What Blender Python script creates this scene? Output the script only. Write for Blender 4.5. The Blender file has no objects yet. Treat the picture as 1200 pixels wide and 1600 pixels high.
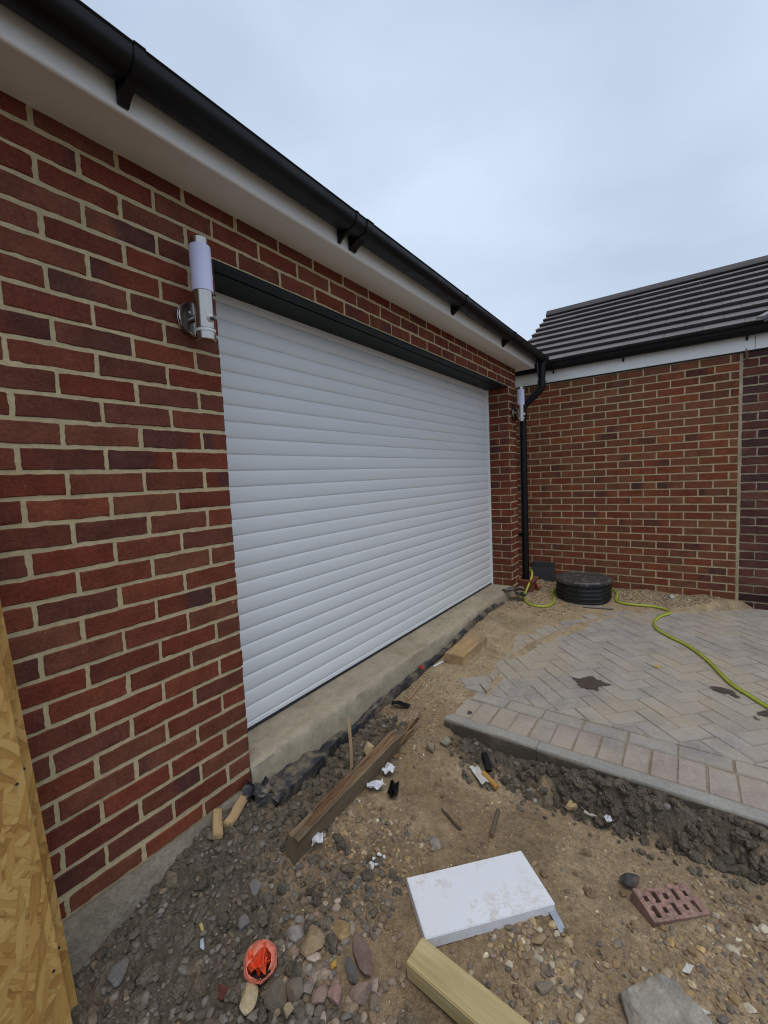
import bpy, bmesh, math, random
import numpy as np
from mathutils import Vector, Matrix, Euler
R = math.radians
S = bpy.context.scene
COL = S.collection
rng = np.random.default_rng(7)
random.seed(7)

# ------------------------------------------------------------------ camera
def set_camera():
    y, p, r = 0.6208, -0.0786, -0.0456
    f = np.array([math.cos(p)*math.cos(y), math.cos(p)*math.sin(y), math.sin(p)])
    rt = np.cross(f, [0, 0, 1]); rt /= np.linalg.norm(rt); up = np.cross(rt, f)
    r2 = math.cos(r)*rt + math.sin(r)*up; u2 = -math.sin(r)*rt + math.cos(r)*up
    cd = bpy.data.cameras.new('camera'); co = bpy.data.objects.new('camera', cd); COL.objects.link(co)
    m = Matrix.Identity(4)
    for i in range(3):
        m[i][0], m[i][1], m[i][2] = r2[i], u2[i], -f[i]
    m[0][3], m[1][3], m[2][3] = -1.0606, -1.5242, 1.0625
    co.matrix_world = m
    cd.sensor_fit = 'VERTICAL'; cd.sensor_height = 36; cd.sensor_width = 27
    cd.lens = 668.47/1600*36
    cd.clip_start = 0.02; cd.clip_end = 500
    S.camera = co
set_camera()

# ------------------------------------------------------------------ light
SUN_EL, SUN_AZ = R(72), R(-125)          # azimuth in the xy plane of the place the sun stands
def set_world():
    w = bpy.data.worlds.new('World'); S.world = w; w.use_nodes = True
    nt = w.node_tree; nt.nodes.clear()
    N = lambda t: nt.nodes.new(t)
    out = N('ShaderNodeOutputWorld'); bg = N('ShaderNodeBackground')
    sky = N('ShaderNodeTexSky'); sky.sky_type = 'NISHITA'; sky.sun_disc = False
    sky.sun_elevation = SUN_EL; sky.sun_rotation = math.pi/2 - SUN_AZ
    sky.air_density = 1.5; sky.dust_density = 4.0
    tc = N('ShaderNodeTexCoord'); mp = N('ShaderNodeMapping'); mp.inputs['Scale'].default_value = (1, 1, 2.2)
    mp.inputs['Rotation'].default_value = (0.3, 0.2, 0.9)
    n1 = N('ShaderNodeTexNoise'); n1.inputs['Scale'].default_value = 1.7; n1.inputs['Detail'].default_value = 5; n1.inputs['Roughness'].default_value = .45
    n1.inputs['Distortion'].default_value = .35
    cr = N('ShaderNodeValToRGB')
    e = cr.color_ramp.elements
    e[0].position = .30; e[0].color = (4.3, 5.2, 6.6, 1)
    e[1].position = .66; e[1].color = (6.0, 7.05, 8.6, 1)
    mx = N('ShaderNodeMix'); mx.data_type = 'RGBA'; mx.inputs['Factor'].default_value = .9
    nt.links.new(tc.outputs['Generated'], mp.inputs['Vector']); nt.links.new(mp.outputs['Vector'], n1.inputs['Vector'])
    nt.links.new(n1.outputs['Fac'], cr.inputs['Fac'])
    nt.links.new(sky.outputs['Color'], mx.inputs['A']); nt.links.new(cr.outputs['Color'], mx.inputs['B'])
    nt.links.new(mx.outputs['Result'], bg.inputs['Color']); bg.inputs['Strength'].default_value = 0.10
    nt.links.new(bg.outputs['Background'], out.inputs['Surface'])
    ld = bpy.data.lights.new('sun', 'SUN'); lo = bpy.data.objects.new('sun', ld); COL.objects.link(lo)
    ld.energy = 0.9; ld.angle = R(32); ld.color = (1, .93, .83)
    d = Vector((math.cos(SUN_EL)*math.cos(SUN_AZ), math.cos(SUN_EL)*math.sin(SUN_AZ), math.sin(SUN_EL)))
    lo.rotation_euler = d.to_track_quat('Z', 'Y').to_euler()
    lo.location = d*20
set_world()
vs = S.view_settings
vs.view_transform = 'Standard'; vs.look = 'None'; vs.exposure = 0.28; vs.gamma = 1.0; vs.use_curve_mapping = False
S.render.engine = 'CYCLES'
S.cycles.filter_width = 1.15
S.cycles.max_bounces = 6; S.cycles.diffuse_bounces = 4

# ------------------------------------------------------------------ noise
def vnoise(x, y, seed=0):
    xi = np.floor(x).astype(np.int64); yi = np.floor(y).astype(np.int64)
    fx = x-xi; fy = y-yi
    fx = fx*fx*(3-2*fx); fy = fy*fy*(3-2*fy)
    def h(a, b):
        n = (a*374761393 + b*668265263 + seed*974634777) & 0x7fffffff
        n = ((n ^ (n >> 13))*1274126177) & 0x7fffffff
        n = n ^ (n >> 16)
        return (n & 0xffff)/65535.0
    return (h(xi, yi)*(1-fx)+h(xi+1, yi)*fx)*(1-fy) + (h(xi, yi+1)*(1-fx)+h(xi+1, yi+1)*fx)*fy
def fbm(x, y, seed=0, oct=4, gain=.5):
    a, t, s = 1.0, 0, 0
    for o in range(oct):
        t = t + a*vnoise(x*2**o + 17.3*o, y*2**o - 9.1*o, seed+o*31); s += a; a *= gain
    return t/s
def sm(t):
    t = np.clip(t, 0, 1); return t*t*(3-2*t)

# ------------------------------------------------------------------ mesh builder
class MB:
    def __init__(s): s.v = []; s.c = []; s.f = []; s.m = []; s.n = 0
    def add(s, V, F, c=(1, 1, 1), mi=0):
        V = np.asarray(V, float).reshape(-1, 3); C = np.ones((len(V), 4))
        C[:, :3] = np.asarray(c, float)
        s.v.append(V); s.c.append(C)
        if isinstance(F, np.ndarray): s.f.append(F+s.n); s.m.append((len(F), mi))
        else:
            by = {}
            for f in F: by.setdefault(len(f), []).append(f)
            for k in by:
                a = np.array(by[k], int)+s.n; s.f.append(a); s.m.append((len(a), mi))
        s.n += len(V)
    def box(s, x0, x1, y0, y1, z0, z1, c=(1, 1, 1), mi=0):
        V = [(x, y, z) for z in (z0, z1) for y in (y0, y1) for x in (x0, x1)]
        s.add(V, [(0, 2, 3, 1), (4, 5, 7, 6), (0, 1, 5, 4), (2, 6, 7, 3), (0, 4, 6, 2), (1, 3, 7, 5)], c, mi)
    def tube(s, pts, rad, n=10, c=(1, 1, 1), mi=0, caps=True, half=None):
        P = np.array(pts, float); m = len(P); rad = np.ones(m)*rad
        T = np.gradient(P, axis=0); T /= np.linalg.norm(T, axis=1)[:, None]+1e-12
        up = np.array([0, 0, 1.0]) if abs(T[0][2]) < .9 else np.array([1.0, 0, 0])
        V = []
        nrm = np.cross(T[0], up); nrm /= np.linalg.norm(nrm)
        for i in range(m):
            nrm = nrm-T[i]*np.dot(nrm, T[i]); nrm /= np.linalg.norm(nrm)
            b = np.cross(T[i], nrm)
            for k in range(n):
                a = 2*math.pi*k/n
                V.append(P[i]+rad[i]*(math.cos(a)*nrm+math.sin(a)*b))
        F = [(i*n+k, (i+1)*n+k, (i+1)*n+(k+1) % n, i*n+(k+1) % n) for i in range(m-1) for k in range(n)]
        if caps: F += [tuple(range(n)), tuple(reversed(range((m-1)*n, m*n)))]
        s.add(V, F, c, mi)
    def lathe(s, prof, n=48, c=(1, 1, 1), mi=0, centre=(0, 0, 0)):
        V = []; m = len(prof)
        for r, z in prof:
            for k in range(n):
                a = 2*math.pi*k/n; V.append((centre[0]+r*math.cos(a), centre[1]+r*math.sin(a), centre[2]+z))
        F = [(i*n+k, i*n+(k+1) % n, (i+1)*n+(k+1) % n, (i+1)*n+k) for i in range(m-1) for k in range(n)]
        s.add(V, F, c, mi)
    def prism(s, poly, z0, z1, c=(1, 1, 1), mi=0):
        n = len(poly)
        V = [(a, b, z0) for a, b in poly]+[(a, b, z1) for a, b in poly]
        F = [tuple(reversed(range(n))), tuple(range(n, 2*n))]+[(i, (i+1) % n, n+(i+1) % n, n+i) for i in range(n)]
        s.add(V, F, c, mi)
    def sweep(s, prof, axis_pts, c=(1, 1, 1), mi=0, closed=True, caps=True):
        """profile [(y,z)] swept along x positions"""
        n = len(prof); V = [(x, a, b) for x in axis_pts for a, b in prof]; m = len(axis_pts)
        rngk = range(n if closed else n-1)
        F = [(i*n+k, i*n+(k+1) % n, (i+1)*n+(k+1) % n, (i+1)*n+k) for i in range(m-1) for k in rngk]
        if caps and closed: F += [tuple(reversed(range(n))), tuple(range((m-1)*n, m*n))]
        s.add(V, F, c, mi)
    def build(s, name, mats, parent=None, smooth=False, bevel=0, loc=None, rot=None):
        me = bpy.data.meshes.new(name)
        V = np.concatenate(s.v); C = np.concatenate(s.c)
        loops = np.concatenate([f.ravel() for f in s.f]); tot = np.concatenate([np.full(len(f), f.shape[1]) for f in s.f])
        st = np.concatenate([[0], np.cumsum(tot)[:-1]])
        me.vertices.add(len(V)); me.vertices.foreach_set('co', V.astype(np.float32).ravel())
        me.loops.add(len(loops)); me.loops.foreach_set('vertex_index', loops.astype(np.int32))
        me.polygons.add(len(tot)); me.polygons.foreach_set('loop_start', st.astype(np.int32)); me.polygons.foreach_set('loop_total', tot.astype(np.int32))
        me.polygons.foreach_set('material_index', np.concatenate([np.full(k, i) for k, i in s.m]).astype(np.int32))
        me.polygons.foreach_set('use_smooth', np.full(len(tot), bool(smooth)))
        me.update(calc_edges=True); me.validate()
        ca = me.color_attributes.new('col', 'FLOAT_COLOR', 'POINT'); ca.data.foreach_set('color', C.astype(np.float32).ravel())
        for m in (mats if isinstance(mats, (list, tuple)) else [mats]): me.materials.append(m)
        o = bpy.data.objects.new(name, me); COL.objects.link(o)
        if loc is not None: o.location = loc
        if rot is not None: o.rotation_euler = rot
        if parent: o.parent = parent
        if smooth:
            try: me.set_sharp_from_angle(angle=R(38))
            except Exception: pass
        if bevel:
            b = o.modifiers.new('bevel', 'BEVEL'); b.width = bevel; b.segments = 2; b.limit_method = 'ANGLE'; b.angle_limit = R(40)
        return o
def tag(o, label=None, cat=None, group=None, kind=None):
    if label: o['label'] = label
    if cat: o['category'] = cat
    if group: o['group'] = group
    if kind: o['kind'] = kind
    return o
def thing(name, label, cat, loc=(0, 0, 0), rot=(0, 0, 0), group=None):
    o = bpy.data.objects.new(name, None); COL.objects.link(o); o.location = loc; o.rotation_euler = rot
    o.empty_display_size = .1
    return tag(o, label, cat, group)

# ------------------------------------------------------------------ materials
def mat(name, col=(.5, .5, .5), attr=False, rough=.7, metal=0.0, n=((20, .25),), bump=((80, .2, .002),), spec=.5, coords='Object', stretch=(1, 1, 1),
        spots=None, rough_var=0.0, trans=0.0, sss=0.0):
    """n: (scale, amount) value mottling; bump: (scale, strength, distance); spots: list of (scale, lo, hi, colour, amount)"""
    m = bpy.data.materials.new(name); m.use_nodes = True; nt = m.node_tree; L = nt.links
    b = nt.nodes['Principled BSDF']
    N = lambda t: nt.nodes.new(t)
    tc = N('ShaderNodeTexCoord'); mp = N('ShaderNodeMapping'); mp.inputs['Scale'].default_value = stretch
    L.new(tc.outputs[coords], mp.inputs['Vector']); vec = mp.outputs['Vector']
    if attr:
        a = N('ShaderNodeAttribute'); a.attribute_name = 'col'; c = a.outputs['Color']
    else:
        rgb = N('ShaderNodeRGB'); rgb.outputs[0].default_value = (*col, 1); c = rgb.outputs[0]
    def noise(sc, det=5, rgh=.6):
        t = N('ShaderNodeTexNoise'); t.inputs['Scale'].default_value = sc; t.inputs['Detail'].default_value = det; t.inputs['Roughness'].default_value = rgh
        L.new(vec, t.inputs['Vector']); return t.outputs['Fac']
    def mrange(x, a, b_, c_, d):
        t = N('ShaderNodeMapRange'); t.inputs[1].default_value = a; t.inputs[2].default_value = b_; t.inputs[3].default_value = c_; t.inputs[4].default_value = d
        L.new(x, t.inputs[0]); return t.outputs[0]
    for sc, am in n:
        f = mrange(noise(sc), .25, .75, 1-am, 1+am)
        x = N('ShaderNodeMix'); x.data_type = 'RGBA'; x.blend_type = 'MULTIPLY'; x.inputs['Factor'].default_value = 1
        L.new(c, x.inputs['A']); cc = N('ShaderNodeCombineColor')
        for i in range(3): L.new(f, cc.inputs[i])
        L.new(cc.outputs[0], x.inputs['B']); c = x.outputs['Result']
    for sc, lo, hi, sc_col, am, *patch in (spots or ()):
        f = mrange(noise(sc, 6, .65), lo, hi, 0, am)
        if patch:
            pm = N('ShaderNodeMath'); pm.operation = 'MULTIPLY'; L.new(f, pm.inputs[0]); L.new(mrange(noise(patch[0], 2, .5), .42, .58, .12, 1), pm.inputs[1]); f = pm.outputs[0]
        x = N('ShaderNodeMix'); x.data_type = 'RGBA'; L.new(f, x.inputs['Factor']); L.new(c, x.inputs['A']); x.inputs['B'].default_value = (*sc_col, 1)
        c = x.outputs['Result']
    L.new(c, b.inputs['Base Color'])
    b.inputs['Roughness'].default_value = rough; b.inputs['Metallic'].default_value = metal
    b.inputs['Specular IOR Level'].default_value = spec
    if rough_var: L.new(mrange(noise(n[0][0]*1.7 if n else 20), .3, .7, rough-rough_var, rough+rough_var), b.inputs['Roughness'])
    if trans: b.inputs['Transmission Weight'].default_value = trans
    if sss: b.inputs['Subsurface Weight'].default_value = sss; b.inputs['Subsurface Radius'].default_value = (.02, .02, .02)
    prev = None
    for sc, st, ds in bump:
        bp = N('ShaderNodeBump'); bp.inputs['Strength'].default_value = st; bp.inputs['Distance'].default_value = ds
        L.new(noise(sc, 4), bp.inputs['Height'])
        if prev: L.new(prev, bp.inputs['Normal'])
        prev = bp.outputs['Normal']
    if prev: L.new(prev, b.inputs['Normal'])
    return m
M = {}
M['brick'] = mat('brick', attr=True, rough=.85, n=((14, .22), (90, .28), (260, .2)), bump=((190, .8, .003), (55, .6, .004)), spec=.06,
                 spots=[(55, .64, .74, (.36, .26, .18), .4), (130, .68, .74, (.45, .38, .3), .5), (90, .66, .74, (.05, .03, .028), .6), (5, .62, .8, (.20, .15, .105), .3)])
M['mortar'] = mat('mortar', (.50, .405, .24), rough=.95, n=((6, .16), (60, .16)), bump=((220, .6, .003), (40, .5, .005)), spec=.05,
                  spots=[(3, .56, .8, (.30, .27, .20), .6), (30, .6, .75, (.52, .47, .36), .4)])
M['mortar_old'] = mat('mortar_old', (.40, .33, .215), rough=.95, n=((6, .25), (60, .2)), bump=((150, .6, .004),), spec=.15)
M['concrete'] = mat('concrete', (.37, .315, .225), rough=.92, n=((3, .22), (25, .16), (120, .12)), bump=((30, .4, .006), (200, .4, .002)), spec=.2,
                    spots=[(4, .54, .72, (.23, .17, .10), .6), (7, .6, .75, (.43, .40, .33), .5), (40, .66, .74, (.16, .13, .09), .5)])
M['foundation'] = mat('foundation', (.235, .20, .15), rough=.95, n=((5, .3), (50, .28), (180, .25)), bump=((40, .6, .008), (160, .5, .003)), spec=.15,
                      spots=[(60, .66, .72, (.33, .31, .27), .5)])
M['edging'] = mat('edging', attr=True, rough=.92, n=((4, .2), (60, .15)), bump=((150, .5, .003),), spec=.2, spots=[(8, .55, .7, (.23, .18, .12), .6)])
M['door'] = mat('door', (.735, .75, .755), rough=.42, n=((2.5, .03), (60, .02), (300, .015)), bump=((90, .2, .001),), spec=.4, stretch=(1, 1, 6), spots=[(35, .70, .78, (.5, .46, .4), .35)])
M['pvc'] = mat('pvc', (.84, .83, .805), rough=.38, n=((2, .03), (12, .02)), bump=(), spec=.45)
M['black'] = mat('black_plastic', (.0045, .0045, .0055), rough=.42, n=((8, .3),), bump=((5, .05, .01),), spec=.26, rough_var=.1, spots=[(60, .68, .76, (.05, .048, .045), .5)])
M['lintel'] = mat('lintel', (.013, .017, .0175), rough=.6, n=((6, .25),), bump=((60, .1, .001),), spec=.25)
M['rubber'] = mat('rubber', (.025, .026, .03), rough=.8)
M['steel'] = mat('steel', (.42, .39, .355), rough=.22, metal=1.0, n=((3, .05),), bump=(), spec=.5)
M['diffuser'] = mat('diffuser', (.70, .70, .93), rough=.45, n=(), bump=(), spec=.3, sss=.3)
M['sensor'] = mat('sensor', (.7, .7, .72), rough=.35, n=(), bump=())
M['lens'] = mat('lens', (.03, .03, .035), rough=.2, n=(), bump=())
M['tile'] = mat('roof_tile', attr=True, rough=.62, n=((5, .16), (80, .10)), bump=((150, .3, .002),), spec=.35)
M['paver'] = mat('paver', attr=True, rough=.9, n=((9, .18), (70, .16)), bump=((140, .5, .003), (30, .3, .004)), spec=.08,
                 spots=[(2.2, .42, .66, (.39, .32, .225), .75), (9, .52, .75, (.35, .32, .28), .6), (16, .62, .72, (.39, .37, .34), .45), (30, .7, .76, (.11, .08, .06), .5)])
M['ground'] = mat('ground', attr=True, rough=.97, n=((12, .2), (60, .28), (240, .36)), bump=((35, .6, .012), (120, .8, .006), (420, .6, .002)), spec=.04,
                  spots=[(190, .62, .70, (.40, .32, .21), .6), (120, .64, .72, (.06, .05, .04), .6), (330, .64, .72, (.5, .44, .34), .6)])
M['stone'] = mat('stone', attr=True, rough=.88, n=((30, .22), (160, .22)), bump=((60, .5, .004), (160, .6, .003)), spec=.08, spots=[(22, .48, .72, (.215, .16, .105), .6)])
M['damp'] = mat('damp', (.075, .055, .042), rough=.75, n=((30, .3),), bump=((150, .4, .003),), spec=.3)
M['paint_mark'] = mat('paint_mark', (.42, .3, .12), rough=.9)
M['white_plastic'] = mat('white_board_face', (.72, .735, .77), rough=.5, n=((4, .04),), bump=((40, .08, .002),), spec=.35,
                         spots=[(34, .50, .66, (.46, .37, .28), .5, 4.5), (110, .60, .68, (.22, .14, .10), .75, 4.5), (9, .56, .75, (.58, .54, .48), .45)])
M['white_edge'] = mat('white_board_edge', (.66, .66, .69), rough=.7, n=((20, .08),), bump=((60, .3, .003),), spots=[(30, .6, .7, (.4, .33, .27), .5)])
M['litter'] = mat('litter', attr=True, rough=.7, n=((40, .15),), bump=((90, .4, .003),), spec=.3)
M['film'] = mat('film', (.030, .034, .042), rough=.38, n=((10, .35),), bump=((30, .5, .01), (120, .3, .003)), spec=.5, spots=[(11, .45, .62, (.22, .175, .12), .9)])
M['hose'] = mat('hose', (.42, .46, .045), rough=.45, n=((14, .12),), bump=((60, .1, .001),), spec=.45)
M['hose_stripe'] = mat('hose_stripe', (.16, .22, .04), rough=.45, n=((14, .12),), bump=())
M['pot'] = mat('terracotta_plastic', (.27, .088, .052), rough=.55, n=((10, .2),), bump=((60, .2, .002),))
M['riser'] = mat('riser', (.022, .021, .021), rough=.40, n=((14, .4),), bump=((90, .2, .002),), spec=.45, spots=[(18, .6, .75, (.14, .115, .09), .45)])
M['lid'] = mat('lid', (.04, .04, .042), rough=.42, n=((12, .5), (45, .4)), bump=((60, .6, .004), (140, .5, .002)), spec=.5,
               spots=[(26, .5, .66, (.26, .25, .24), .65)])
M['orange'] = mat('orange_film', (.80, .10, .035), rough=.4, n=((25, .22),), bump=((70, .4, .004),), spec=.4)
M['orange_pale'] = mat('orange_pale', (.70, .20, .13), rough=.45, n=((25, .25),), bump=((70, .4, .004),), spec=.4, spots=[(30, .55, .7, (.55, .26, .18), .6)])
def wood_mat(name, a, b_, axis=0, rough=.75, ring=9, fine=90, dirt=None, bump=.35):
    m = bpy.data.materials.new(name); m.use_nodes = True; nt = m.node_tree; L = nt.links; bs = nt.nodes['Principled BSDF']
    N = lambda t: nt.nodes.new(t)
    tc = N('ShaderNodeTexCoord'); mp = N('ShaderNodeMapping'); sc = [1, 1, 1]; sc[axis] = .07
    mp.inputs['Scale'].default_value = sc; L.new(tc.outputs['Object'], mp.inputs['Vector'])
    n1 = N('ShaderNodeTexNoise'); n1.inputs['Scale'].default_value = ring; n1.inputs['Detail'].default_value = 3; n1.inputs['Distortion'].default_value = 1.2
    n2 = N('ShaderNodeTexNoise'); n2.inputs['Scale'].default_value = fine; n2.inputs['Detail'].default_value = 6; n2.inputs['Roughness'].default_value = .7
    L.new(mp.outputs[0], n1.inputs[0]); L.new(mp.outputs[0], n2.inputs[0])
    ad = N('ShaderNodeMath'); ad.operation = 'MULTIPLY_ADD'; L.new(n2.outputs['Fac'], ad.inputs[0]); ad.inputs[1].default_value = .55
    L.new(n1.outputs['Fac'], ad.inputs[2])
    cr = N('ShaderNodeValToRGB'); e = cr.color_ramp.elements; e[0].position = .55; e[0].color = (*a, 1); e[1].position = .98; e[1].color = (*b_, 1)
    L.new(ad.outputs[0], cr.inputs[0]); c = cr.outputs['Color']
    if dirt:
        n3 = N('ShaderNodeTexNoise'); n3.inputs['Scale'].default_value = 7; n3.inputs['Detail'].default_value = 6; n3.inputs['Roughness'].default_value = .7; L.new(tc.outputs['Object'], n3.inputs[0])
        mr = N('ShaderNodeMapRange'); mr.inputs[1].default_value = .45; mr.inputs[2].default_value = .65; mr.inputs[4].default_value = .8; L.new(n3.outputs['Fac'], mr.inputs[0])
        mx = N('ShaderNodeMix'); mx.data_type = 'RGBA'; L.new(mr.outputs[0], mx.inputs['Factor']); L.new(c, mx.inputs['A']); mx.inputs['B'].default_value = (*dirt, 1); c = mx.outputs['Result']
    L.new(c, bs.inputs['Base Color']); bs.inputs['Roughness'].default_value = rough; bs.inputs['Specular IOR Level'].default_value = .25
    bp = N('ShaderNodeBump'); bp.inputs['Strength'].default_value = bump; bp.inputs['Distance'].default_value = .004; L.new(ad.outputs[0], bp.inputs['Height']); L.new(bp.outputs[0], bs.inputs['Normal'])
    return m
M['plank'] = wood_mat('weathered_wood', (.10, .070, .042), (.25, .18, .105), 0, .9, 8, 60, dirt=(.175, .135, .088), bump=.7)
M['plank_break'] = wood_mat('split_wood', (.10, .05, .027), (.30, .18, .095), 0, .85, 14, 90, bump=.9)
M['timber'] = wood_mat('treated_timber', (.29, .215, .085), (.56, .455, .245), 0, .7, 10, 70, bump=.2)
M['block'] = wood_mat('pale_wood', (.33, .21, .095), (.50, .35, .18), 0, .75, 12, 70, dirt=(.22, .16, .10))
M['stick'] = wood_mat('raw_wood', (.38, .24, .12), (.52, .36, .2), 2, .75, 30, 120)
def osb_mat():
    m = bpy.data.materials.new('osb'); m.use_nodes = True; nt = m.node_tree; L = nt.links; bs = nt.nodes['Principled BSDF']
    N = lambda t: nt.nodes.new(t)
    tc = N('ShaderNodeTexCoord')
    def layer(rot, scale, stretch, seed):
        mp = N('ShaderNodeMapping'); mp.vector_type = 'TEXTURE'; mp.inputs['Rotation'].default_value = (0, rot, 0); mp.inputs['Scale'].default_value = (1, 3.3, 1/stretch); mp.inputs['Location'].default_value = (seed, 0, seed*2)
        nz = N('ShaderNodeTexNoise'); nz.inputs['Scale'].default_value = 14; nz.inputs['Detail'].default_value = 3
        L.new(tc.outputs['Object'], nz.inputs[0])
        va = N('ShaderNodeVectorMath'); va.operation = 'MULTIPLY_ADD'; va.inputs[1].default_value = (.014, .014, .014); L.new(nz.outputs['Color'], va.inputs[0]); L.new(tc.outputs['Object'], va.inputs[2])
        L.new(va.outputs[0], mp.inputs[0])
        v = N('ShaderNodeTexVoronoi'); v.inputs['Scale'].default_value = scale; v.inputs['Randomness'].default_value = 1; L.new(mp.outputs[0], v.inputs[0])
        g = N('ShaderNodeTexNoise'); g.inputs['Scale'].default_value = scale*5; g.inputs['Detail'].default_value = 3
        mg = N('ShaderNodeMapping'); mg.inputs['Scale'].default_value = (3, 1, .12); L.new(mp.outputs[0], mg.inputs[0]); L.new(mg.outputs[0], g.inputs[0])
        sp = N('ShaderNodeSeparateColor'); L.new(v.outputs['Color'], sp.inputs[0])
        return sp.outputs[0], sp.outputs[1], g.outputs['Fac'], v.outputs['Distance']
    ls = [layer(.25, 62, .16, 1.3), layer(-.65, 74, .17, 5.7), layer(1.15, 66, .18, 9.1)]
    def math_(op, x, y):
        t = N('ShaderNodeMath'); t.operation = op
        for i, q in enumerate((x, y)):
            if isinstance(q, (int, float)): t.inputs[i].default_value = q
            else: L.new(q, t.inputs[i])
        return t.outputs[0]
    def mixf(f, x, y):
        t = N('ShaderNodeMix'); t.data_type = 'FLOAT'; L.new(f, t.inputs[0]); L.new(x, t.inputs[2]); L.new(y, t.inputs[3]); return t.outputs[0]
    s1 = math_('GREATER_THAN', ls[0][1], .55); s2 = math_('GREATER_THAN', ls[1][1], .5)
    v = mixf(s1, mixf(s2, ls[2][0], ls[1][0]), ls[0][0]); g = mixf(s1, mixf(s2, ls[2][2], ls[1][2]), ls[0][2]); ed = mixf(s1, mixf(s2, ls[2][3], ls[1][3]), ls[0][3])
    fine = N('ShaderNodeTexNoise'); fine.inputs['Scale'].default_value = 160; fine.inputs['Detail'].default_value = 4; L.new(tc.outputs['Object'], fine.inputs[0])
    ad = N('ShaderNodeMath'); ad.operation = 'ADD'
    L.new(math_('MULTIPLY', v, .50), ad.inputs[0]); L.new(math_('ADD', math_('MULTIPLY', g, .42), math_('MULTIPLY', fine.outputs['Fac'], .18)), ad.inputs[1])
    cr = N('ShaderNodeValToRGB'); e = cr.color_ramp.elements
    e[0].position = .16; e[0].color = (.25, .11, .028, 1); e[1].position = .98; e[1].color = (.68, .43, .16, 1)
    for p_, c_ in ((.36, (.42, .215, .055)), (.55, (.52, .295, .082)), (.75, (.585, .355, .115))):
        k = cr.color_ramp.elements.new(p_); k.color = (*c_, 1)
    L.new(ad.outputs[0], cr.inputs[0])
    dk = N('ShaderNodeMapRange'); dk.inputs[1].default_value = .55; dk.inputs[2].default_value = .95; dk.inputs[3].default_value = 1.0; dk.inputs[4].default_value = .72; L.new(ed, dk.inputs[0])
    mxx = N('ShaderNodeMix'); mxx.data_type = 'RGBA'; mxx.blend_type = 'MULTIPLY'; mxx.inputs['Factor'].default_value = 1; L.new(cr.outputs[0], mxx.inputs['A'])
    cc_ = N('ShaderNodeCombineColor')
    for i in range(3): L.new(dk.outputs[0], cc_.inputs[i])
    L.new(cc_.outputs[0], mxx.inputs['B']); L.new(mxx.outputs['Result'], bs.inputs['Base Color'])
    bs.inputs['Roughness'].default_value = .7; bs.inputs['Specular IOR Level'].default_value = .3
    bp = N('ShaderNodeBump'); bp.inputs['Strength'].default_value = .5; bp.inputs['Distance'].default_value = .004; L.new(ad.outputs[0], bp.inputs['Height']); L.new(bp.outputs[0], bs.inputs['Normal'])
    return m
M['osb'] = osb_mat()

def ragged(m):
    # a stain that soaks away at its rim instead of ending on a line
    nt = m.node_tree; L = nt.links; bs = nt.nodes['Principled BSDF']; N = lambda t: nt.nodes.new(t)
    at = N('ShaderNodeAttribute'); at.attribute_name = 'col'; tc = N('ShaderNodeTexCoord'); nz = N('ShaderNodeTexNoise'); nz.inputs['Scale'].default_value = 38; nz.inputs['Detail'].default_value = 5
    L.new(tc.outputs['Object'], nz.inputs['Vector'])
    ad = N('ShaderNodeMath'); ad.operation = 'MULTIPLY_ADD'; ad.inputs[1].default_value = .9; L.new(nz.outputs['Fac'], ad.inputs[0]); L.new(at.outputs['Fac'], ad.inputs[2])
    mr = N('ShaderNodeMapRange'); mr.inputs[1].default_value = .68; mr.inputs[2].default_value = .98; mr.inputs[4].default_value = .93; L.new(ad.outputs[0], mr.inputs[0]); L.new(mr.outputs[0], bs.inputs['Alpha'])
ragged(M['damp']); ragged(M['paint_mark'])
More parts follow.
